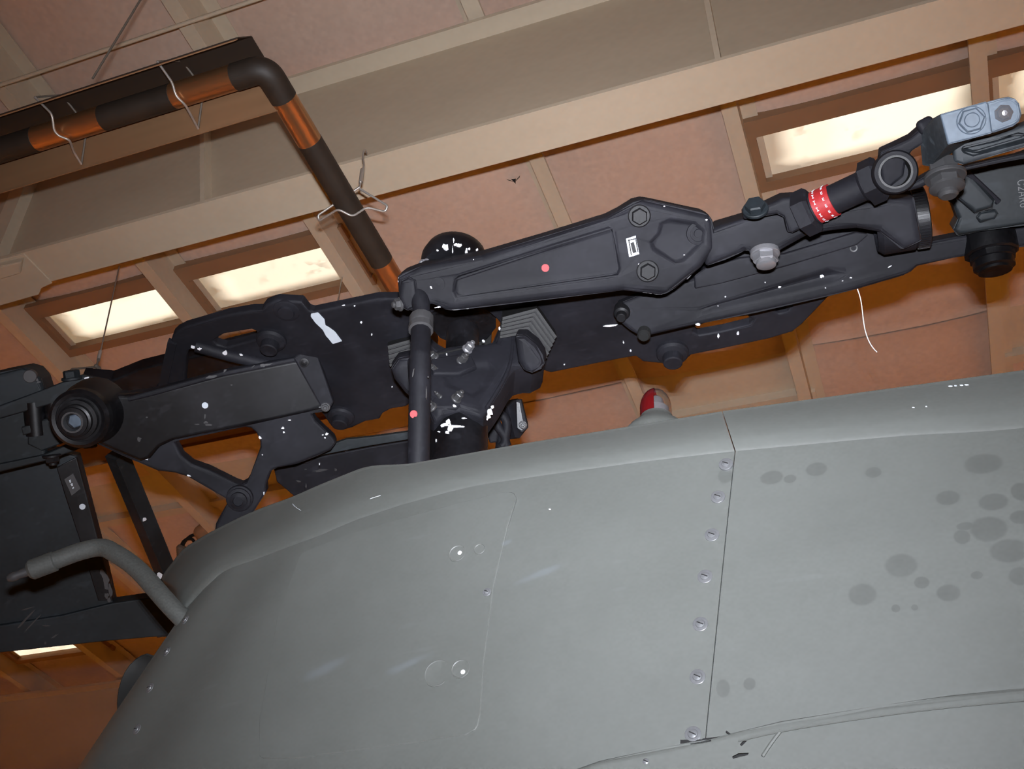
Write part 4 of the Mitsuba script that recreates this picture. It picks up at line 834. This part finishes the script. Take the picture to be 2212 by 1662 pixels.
# blade root fittings of the left blade
bf = part(rotor, 'blade_root_fitting', 'black clevis fitting joining the left blade to its grip, with bolts above and below')
FP = facing((60, 880), dh(60, 880) - 0.05, (640, 560))
add('block', plate(FP, [(-300, 880), (0, 803), (52, 793), (74, 799), (90, 818), (100, 850), (104, 990), (0, 1010), (-300, 1060)], 0.10, 0.012, 0.006), 'm_teal', bf, 35)
F2 = Plane2(FP, 0.02)
add('upper_plate', plate(F2, [(-300, 945), (0, 876), (90, 843), (176, 810), (236, 822), (215, 850), (150, 858), (130, 868), (0, 905), (-300, 975)], 0.02, 0.004, 0.003), 'm_teal', bf, 35)
add('lower_plate', plate(F2, [(-300, 1065), (0, 1002), (90, 983), (165, 952), (172, 942), (205, 955), (160, 975), (95, 997), (0, 1020), (-300, 1085)], 0.02, 0.004, 0.003), 'm_teal', bf, 35)
add('spacer', plate(Plane2(FP, 0.014), [(60, 915), (150, 893), (170, 945), (90, 975), (60, 960)], 0.03, 0.004, 0.003), 'm_teal', bf, 35)
add('pin', tube([FP.p3(72, 868), FP.p3(80, 940)], 0.026, 20), 'm_gloss', bf); add('pin', tube([FP.p3(112, 855), FP.p3(122, 905)], 0.024, 20), 'm_gloss', bf)
dn = unit(FP.p3(150, 1000) - FP.p3(120, 800))
bolt(bf, F2.p3(156, 818) + FP.n * 0.0, -dn, 0.02, 'm_teal', 0.02, False); bolt(bf, F2.p3(112, 985), dn, 0.018, 'm_bolt', 0.016); bolt(bf, F2.p3(192, 950), dn, 0.019, 'm_bolt', 0.02, False)
add('key_block', plate(Plane2(FP, 0.022), [(46, 923), (66, 918), (70, 935), (50, 941)], 0.02, 0.003, 0.001), 'm_teal', bf, 30)
add('worn_socket', cyl(FP.p3(68, 812) + FP.n * 0.012, FP.n, 0.016, -0.01, 0.006), 'm_greysteel', bf)
chips(bf, Plane2(FP, 0.0125), [(78, 819, 7, 3, .6), (84, 826, 6, 2, -.2), (70, 806, 4, 2, .8)], 'm_greysteel', seed=33)
chips(bf, Plane2(F2, 0.005), [(188, 817, 5, 2, -.2), (198, 820, 3, 1.5), (213, 821, 6, 1.4, .1), (228, 822, 3, 1)], seed=34)
# strut
st = part(rotor, 'blade_strut', 'slim black two faced strut running down from the left grip to the blade bar')
a, b = PD(252, 980, dh(252, 980) + 0.02), PD(364, 1250, dh(364, 1100) + 0.10)
add('bar', bar(a, b, 0.043, 0.043, unit(-FWD + 0.75 * np.cross(unit(b - a), -FWD))), 'm_teal', st, False)
up_s = unit(-FWD + 0.75 * np.cross(unit(b - a), -FWD)); sd = np.cross(unit(b - a), up_s)
for nn in (up_s, sd, -sd):
    pass
ax_ = unit(b - a); faces = [n_ for n_ in (up_s, -up_s, sd, -sd) if n_ @ unit(a) < 0]
faces.sort(key=lambda n_: n_ @ RIGHT)
SP = Plane((a + b) / 2 + faces[0] * 0.0215, faces[0])
chips(st, SP, [(292, 1086, 3, 1.5, 1), (297, 1094, 3, 1.5, .3), (300, 1103, 3, 1.5, .5), (305, 1110, 2.5, 1.5, 1), (311, 1123, 4, 4), (344, 1247, 6, 8), (338, 1255, 4, 4)], seed=36)

# right blade grip
rg_ = part(rotor, 'blade_grip', 'right black blade grip plate with a long recess, beside the red sleeved rod')
RG = facing((1700, 600), dh(1700, 600) - 0.07, (1500, 150))
low = [(1331, 658), (1345, 700), (1360, 712), (1380, 724), (1399, 725), (1500, 702), (1630, 677), (1787, 641), (1852, 624), (1951, 595), (1968, 586), (1982, 574), (2059, 557), (2212, 533), (2300, 518), (2300, 472), (2212, 490), (2066, 509), (1955, 531), (1945, 536), (1902, 503), (1875, 492), (1840, 490), (1700, 500), (1560, 560), (1500, 600), (1400, 630)]
g = RG.poly(low, 0.004)
pk1 = RG.poly([(1440, 690), (1560, 640), (1690, 605), (1790, 572), (1830, 575), (1840, 595), (1800, 615), (1640, 652), (1500, 684)], 0.01)
add('lower_plate', relief(RG, dish(bevel_rings(g, 0.010, 0.008, 3), pk1, 0.010, 0.02), 0.04), 'm_black', rg_, 40)
R2 = Plane2(RG, 0.008)
add('step_plate', plate(Plane2(RG, 0.012), [(1500, 596), (1524, 578), (1600, 556), (1690, 548), (1780, 522), (1850, 500), (1880, 505), (1850, 530), (1700, 575), (1560, 612), (1500, 625)], 0.008, 0.004, 0.004), 'm_black', rg_, 35)
chips(rg_, R2, [(1775, 597, 4, 3.5), (1684, 620, 3, 2.2), (1838, 600, 2.4, 1.4), (1820, 607, 1.4, 1.2), (1783, 622, 1.4, 1.2), (1922, 576, 4, 1.4, -.5), (1653, 610, 1.2, 1.2), (1567, 641, 1.5, 1.5), (1602, 559, 4, 2), (1610, 577, 1.2, 1.2), (1551, 661, 1.2, 1), (1528, 592, 1, 1), (1508, 701, 5, 2.5)], seed=41)
o = R2.p3(1844, 536); add('rivet_hole', lathe(o, RG.n, [(0.008, -0.004), (0.0075, 0.0012), (0.005, 0.001), (0.004, -0.001), (0, -0.001)], 24), 'm_greysteel', rg_)
# nuts hanging below the lower plate
o = RG.p3(2140, 537); a_ = unit(DOWN * 0.95 - FWD * 0.3 + RIGHT * 0.05)
add('grip_nut', [lathe(o, a_, [(0.05, -0.03), (0.05, 0.010), (0.046, 0.013), (0.042, 0.013), (0.042, 0.024), (0.038, 0.026)], 12), lathe(o, a_, [(0.038, 0.012), (0.038, 0.04), (0.031, 0.043), (0.031, 0.048), (0.024, 0.05), (0, 0.046)], 40)], 'm_gloss', rg_, 30)
boss(rg_, (1344, 672), 0.017, 0.03, RG, axis=unit(np.array([0, -.3, -1.0])), name='stud', bsdf='m_bolt')
boss(rg_, (1392, 715), 0.014, 0.045, RG, axis=unit(np.array([0, -.3, -1.0])), name='stud', bsdf='m_void', prof=[(0.015, -0.03), (0.0135, 0.0), (0.0135, 0.018), (0.010, 0.024), (0.006, 0.025), (0, 0.024)])
add('wire', tube(smoothpath([R2.p3(1852, 625), R2.p3(1858, 650) + (0, 0, -.03), R2.p3(1862, 680) + (0, 0, -.05), R2.p3(1874, 702) + (0, 0, -.06), R2.p3(1884, 713) + (0, 0, -.06)], 24), 0.0012, 6), 'm_chip', rg_, True, 'thin pale thread hanging below the grip')
# upper casting of the right grip
UC = facing((1640, 510), dh(1640, 510) - 0.16, (1560, 100))
uc = [(1528, 500), (1543, 489), (1604, 471), (1640, 455), (1700, 452), (1720, 460), (1900, 425), (1926, 428), (1975, 425), (1992, 520), (1948, 540), (1900, 501), (1850, 492), (1800, 497), (1746, 506), (1715, 523), (1690, 537), (1672, 552), (1620, 553), (1618, 536), (1597, 548), (1566, 562), (1523, 576), (1520, 530)]
g = UC.poly(uc, 0.006)
add('upper_casting', relief(UC, bevel_rings(g, 0.016, 0.014, 4), 0.07), 'm_black', rg_, 40)
U2 = Plane2(UC, 0.014)
# bearing barrel with toothed ring
o = PD(1925, 480, dh(1925, 480) - 0.10); bax = unit(PD(2000, 467, dh(2000, 467) - 0.10) - o)
add('bearing_barrel', lathe(o, bax, [(0.05, -0.03), (0.058, -0.02), (0.058, 0.035), (0.052, 0.04), (0.052, 0.06), (0, 0.06)], 48), 'm_black', rg_, 30)
x_, y_, z_ = frame(bax)
add('toothed_ring', [lathe(o, bax, [(0.054, 0.036), (0.056, 0.04), (0.056, 0.062), (0.05, 0.064), (0, 0.064)], 48)] + [bar(o + bax * 0.04 + 0.0565 * (math.cos(t) * x_ + math.sin(t) * y_), o + bax * 0.06 + 0.0565 * (math.cos(t) * x_ + math.sin(t) * y_), 0.003, 0.004, math.cos(t) * x_ + math.sin(t) * y_) for t in np.linspace(0, 2 * math.pi, 60, endpoint=False)], 'm_gloss', rg_, 30)
# drag brace
db = part(rotor, 'drag_brace', 'black threaded drag brace with a red printed sleeve and a forked end')
dd = lambda a, b, k=0.20: PD(a, b, dh(a, b) - k)
A_, B_ = dd(1722, 468), dd(1910, 380); dx_ = unit(B_ - A_); LL = np.linalg.norm(B_ - A_)
def along(x): return A_ + dx_ * (LL * (x - 1722) / 188.0)
add('rod', lathe(A_, dx_, [(0.02, 0), (0.028, 0.01), (0.028, LL * 0.28), (0.026, LL * 0.3), (0.026, LL * 0.75), (0.03, LL * 0.78), (0.03, LL), (0, LL)], 32), 'm_black', db)
add('fork', plate(facing((1690, 470), dh(1690, 470) - 0.19, (1500, 100)), [(1604, 462), (1622, 450), (1650, 445), (1690, 426), (1718, 424), (1745, 440), (1752, 470), (1740, 490), (1712, 503), (1700, 500), (1694, 470), (1680, 462), (1640, 470), (1606, 474)], 0.06, 0.008, 0.004), 'm_black', db, 35)
bolt(db, dd(1632, 452, 0.2), unit(dd(1628, 430, 0.2) - dd(1634, 470, 0.2)), 0.018, 'm_teal', 0.016, False)
add('lock_nut', hexnut(along(1728), dx_, 0.042, 0, 0.028, 0.3), 'm_black', db, 20); add('lock_nut', hexnut(along(1872), dx_, 0.04, 0, 0.028, 0.1), 'm_black', db, 20)
add('washer', cyl(along(1750), dx_, 0.034, 0, 0.008), 'm_teal', db)
add('sleeve', lathe(along(1764), dx_, [(0.0275, 0), (0.0292, 0.0005), (0.0292, 0.033), (0.0275, 0.0335)], 36), 'm_red', db, 30, 'red sleeve with rows of white letters')
x_, y_, z_ = frame(dx_); so = along(1764); lt = []
lm = meshkit.text_mesh('E', 0.0052, 0.0006, True); lm2 = meshkit.text_mesh('I', 0.0068, 0.0006, True)
for row, (off, mm) in enumerate(((0.006, lm2), (0.022, lm))):
    for t in np.arange(0, 2 * math.pi, 0.42):
        n_ = math.cos(t) * x_ + math.sin(t) * y_; tv = np.cross(n_, dx_)
        v = np.asarray(mm.vertices); lt.append(trimesh.Trimesh(so + dx_ * off + n_ * 0.029 + v[:, :1] * dx_ * 1 + v[:, 1:2] * np.cross(n_, dx_) + v[:, 2:3] * n_, mm.faces, process=False))
add('lettering', lt, 'm_white', db, False)
FK = facing((1960, 360), dh(1960, 360) - 0.24, (1500, 200))
add('clevis_upper_ear', plate(facing((1940, 340), dh(1940, 340) - 0.22, (1700, -300)), [(1898, 352), (1901, 328), (1930, 315), (1965, 298), (1985, 280), (2000, 288), (1996, 310), (1970, 325), (1956, 345), (1952, 380), (1920, 405), (1905, 395)], 0.03, 0.006, 0.004), 'm_black', db, 35)
lk = add('clevis_lower_ear', plate(facing((1975, 395), dh(1975, 395) - 0.25, (1600, 150)), [(1900, 398), (1915, 412), (1940, 407), (1975, 392), (2010, 372), (2050, 355), (2066, 375), (2050, 392), (2010, 394), (1990, 405), (1955, 414), (1925, 420), (1905, 415)], 0.03, 0.006, 0.004), 'm_black', db, 35)
o = PD(1934, 372, dh(1934, 372) - 0.25); ra = unit(-ray(1700, 500)); 
add('rod_eye', lathe(o, ra, [(0.036, -0.05), (0.036, 0.0), (0.033, 0.006), (0.026, 0.006), (0.024, 0.002), (0.024, -0.04), (0, -0.04)], 40), 'm_black', db)
add('eye_bush', lathe(o, ra, [(0.027, 0.004), (0.027, 0.008), (0.0235, 0.008), (0.022, -0.02)], 40), 'm_shim', db)
bo = PD(2040, 372, dh(2040, 372) - 0.25); bd = unit(DOWN * 0.95 - FWD * 0.35 + RIGHT * 0.02)
add('clevis_bolt', [cyl(bo, bd, 0.033, 0.004, 0.012), hexnut(bo, bd, 0.024, -0.02, 0.006, .2), hexnut(bo, bd, 0.024, 0.012, 0.026, .5), lathe(bo, bd, [(0.028, 0.026), (0.028, 0.03), (0.016, 0.036), (0.016, 0.042), (0.012, 0.046), (0, 0.046)], 28)], 'm_greysteel', db, 30, 'grey steel clevis bolt and nut')
# chrome bolt under the casting
bo = UC.p3(1652, 545) + UC.n * 0.006; bd = unit(DOWN * 0.9 - FWD * 0.42)
add('chrome_bolt', [cyl(bo, bd, 0.027, -0.005, 0.006), hexnut(bo, bd, 0.023, 0.004, 0.022, 0.5), lathe(bo, bd, [(0.019, 0.02), (0.018, 0.027), (0.012, 0.03), (0, 0.03)], 28)], 'm_steel', rg_, 30, 'bright chipped steel bolt head')
# slate damper bracket, upper right
sbk = part(rotor, 'damper_bracket', 'pale blue grey bracket with a hex nut and a shiny bolt')
SK = facing((2090, 265), dh(2090, 265) - 0.30, (1900, 350))
face = [(2030, 247), (2130, 219), (2135, 224), (2144, 288), (2047, 313)]
add('front_block', plate(SK, face, 0.10, 0.004, 0.002), 'm_slate', sbk, 30)
add('end_lobe', plate(Plane2(SK, -0.006), [(2126, 222), (2160, 212), (2178, 209), (2192, 213), (2202, 224), (2207, 248), (2202, 262), (2190, 272), (2144, 288), (2132, 284)], 0.06, 0.006, 0.006), 'm_slate', sbk, 30)
sf = [SK.p3(2032, 248), SK.p3(2048, 312)]
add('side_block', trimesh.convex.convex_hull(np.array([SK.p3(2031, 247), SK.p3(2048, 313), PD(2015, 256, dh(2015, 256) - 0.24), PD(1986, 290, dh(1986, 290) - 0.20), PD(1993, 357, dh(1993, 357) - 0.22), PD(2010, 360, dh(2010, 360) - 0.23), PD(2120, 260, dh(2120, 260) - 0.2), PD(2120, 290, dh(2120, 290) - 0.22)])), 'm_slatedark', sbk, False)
o = Plane2(SK, 0.004).p3(2098, 260); add('hex_nut', [cyl(o, SK.n, 0.021, -0.002, 0.003), hexnut(o, SK.n, 0.019, 0.002, 0.013, 0.25), cyl(o, SK.n, 0.011, 0.012, 0.018)], 'm_slate', sbk, 25)
o = SK.p3(2168, 245); add('shiny_bolt', [lathe(o, SK.n, [(0.014, -0.002), (0.013, 0.004), (0.011, 0.006), (0.009, 0.012), (0.004, 0.016), (0, 0.0165)], 7)], 'm_steel', sbk, 20, 'shiny steel bolt')
add('corner_knob', hull_round([PD(1990, 270, dh(1990, 270) - 0.2), PD(2005, 262, dh(1990, 270) - 0.2), PD(1996, 280, dh(1990, 270) - 0.2)], 0.008), 'm_black', sbk)
LT = facing((2130, 325), dh(2130, 325) - 0.24, (1950, 100))
slot = LT.poly([(2080, 330), (2070, 318), (2110, 305), (2200, 285), (2230, 290), (2215, 312), (2150, 332), (2100, 338)], 0.006)
g = LT.poly([(2058, 322), (2072, 306), (2150, 290), (2230, 262), (2260, 270), (2260, 305), (2200, 322), (2120, 345), (2080, 356), (2060, 350)], 0.004)
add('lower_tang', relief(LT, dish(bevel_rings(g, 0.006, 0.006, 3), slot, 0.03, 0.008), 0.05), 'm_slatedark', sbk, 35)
add('tang_bar', plate(facing((2130, 340), dh(2130, 340) - 0.2, (1950, 100)), [(2040, 372), (2080, 360), (2140, 346), (2260, 320), (2260, 334), (2160, 352), (2080, 370), (2050, 382)], 0.03, 0.004, 0.002), 'm_black', sbk, 30)
# right blade root
rb = part(rotor, 'rotor_blade', 'right rotor blade root, a dark teal black casting with ribs at the picture edge')
RB = facing((2140, 430), dh(2140, 430) - 0.03, (1900, 250))
add('root_block', plate(RB, [(2041, 427), (2060, 395), (2077, 366), (2120, 360), (2168, 347), (2230, 325), (2500, 260), (2500, 440), (2230, 486), (2120, 500), (2068, 510), (2057, 494), (2068, 474), (2057, 443)], 0.10, 0.010, 0.004), 'm_teal', rb, 35)
R3_ = Plane2(RB, 0.01)
add('diagonal_rib', plate(Plane2(RB, 0.03), [(2047, 412), (2078, 372), (2095, 372), (2150, 432), (2145, 450), (2105, 462)], 0.03, 0.01, 0.004), 'm_teal', rb, 35)
add('rib_edge', tube([R3_.p3(2080, 365) + RB.n * .03, R3_.p3(2156, 436) + RB.n * .005], 0.006, 10), 'm_black', rb)
add('pad', plate(Plane2(RB, 0.02), [(2108, 470), (2118, 458), (2150, 452), (2158, 462), (2148, 474), (2116, 482)], 0.02, 0.006, 0.004), 'm_teal', rb, 35)
tm = meshkit.text_mesh('C2AR6', 0.014, 0.0006)
tv = np.asarray(tm.vertices); d1 = unit(R3_.p3(2203, 440) - R3_.p3(2197, 388)); d2 = np.cross(RB.n, d1)
add('stencil', trimesh.Trimesh(R3_.p3(2197, 389) + RB.n * 0.0004 + tv[:, :1] * d1 * 0.82 + tv[:, 1:2] * d2 + tv[:, 2:3] * RB.n, tm.faces, process=False), 'm_greysteel', rb, False, 'faint white stencil lettering')
for key in [k for k in scene if isinstance(scene[k], dict) and k in labels and not labels[k]]: labels.pop(key)
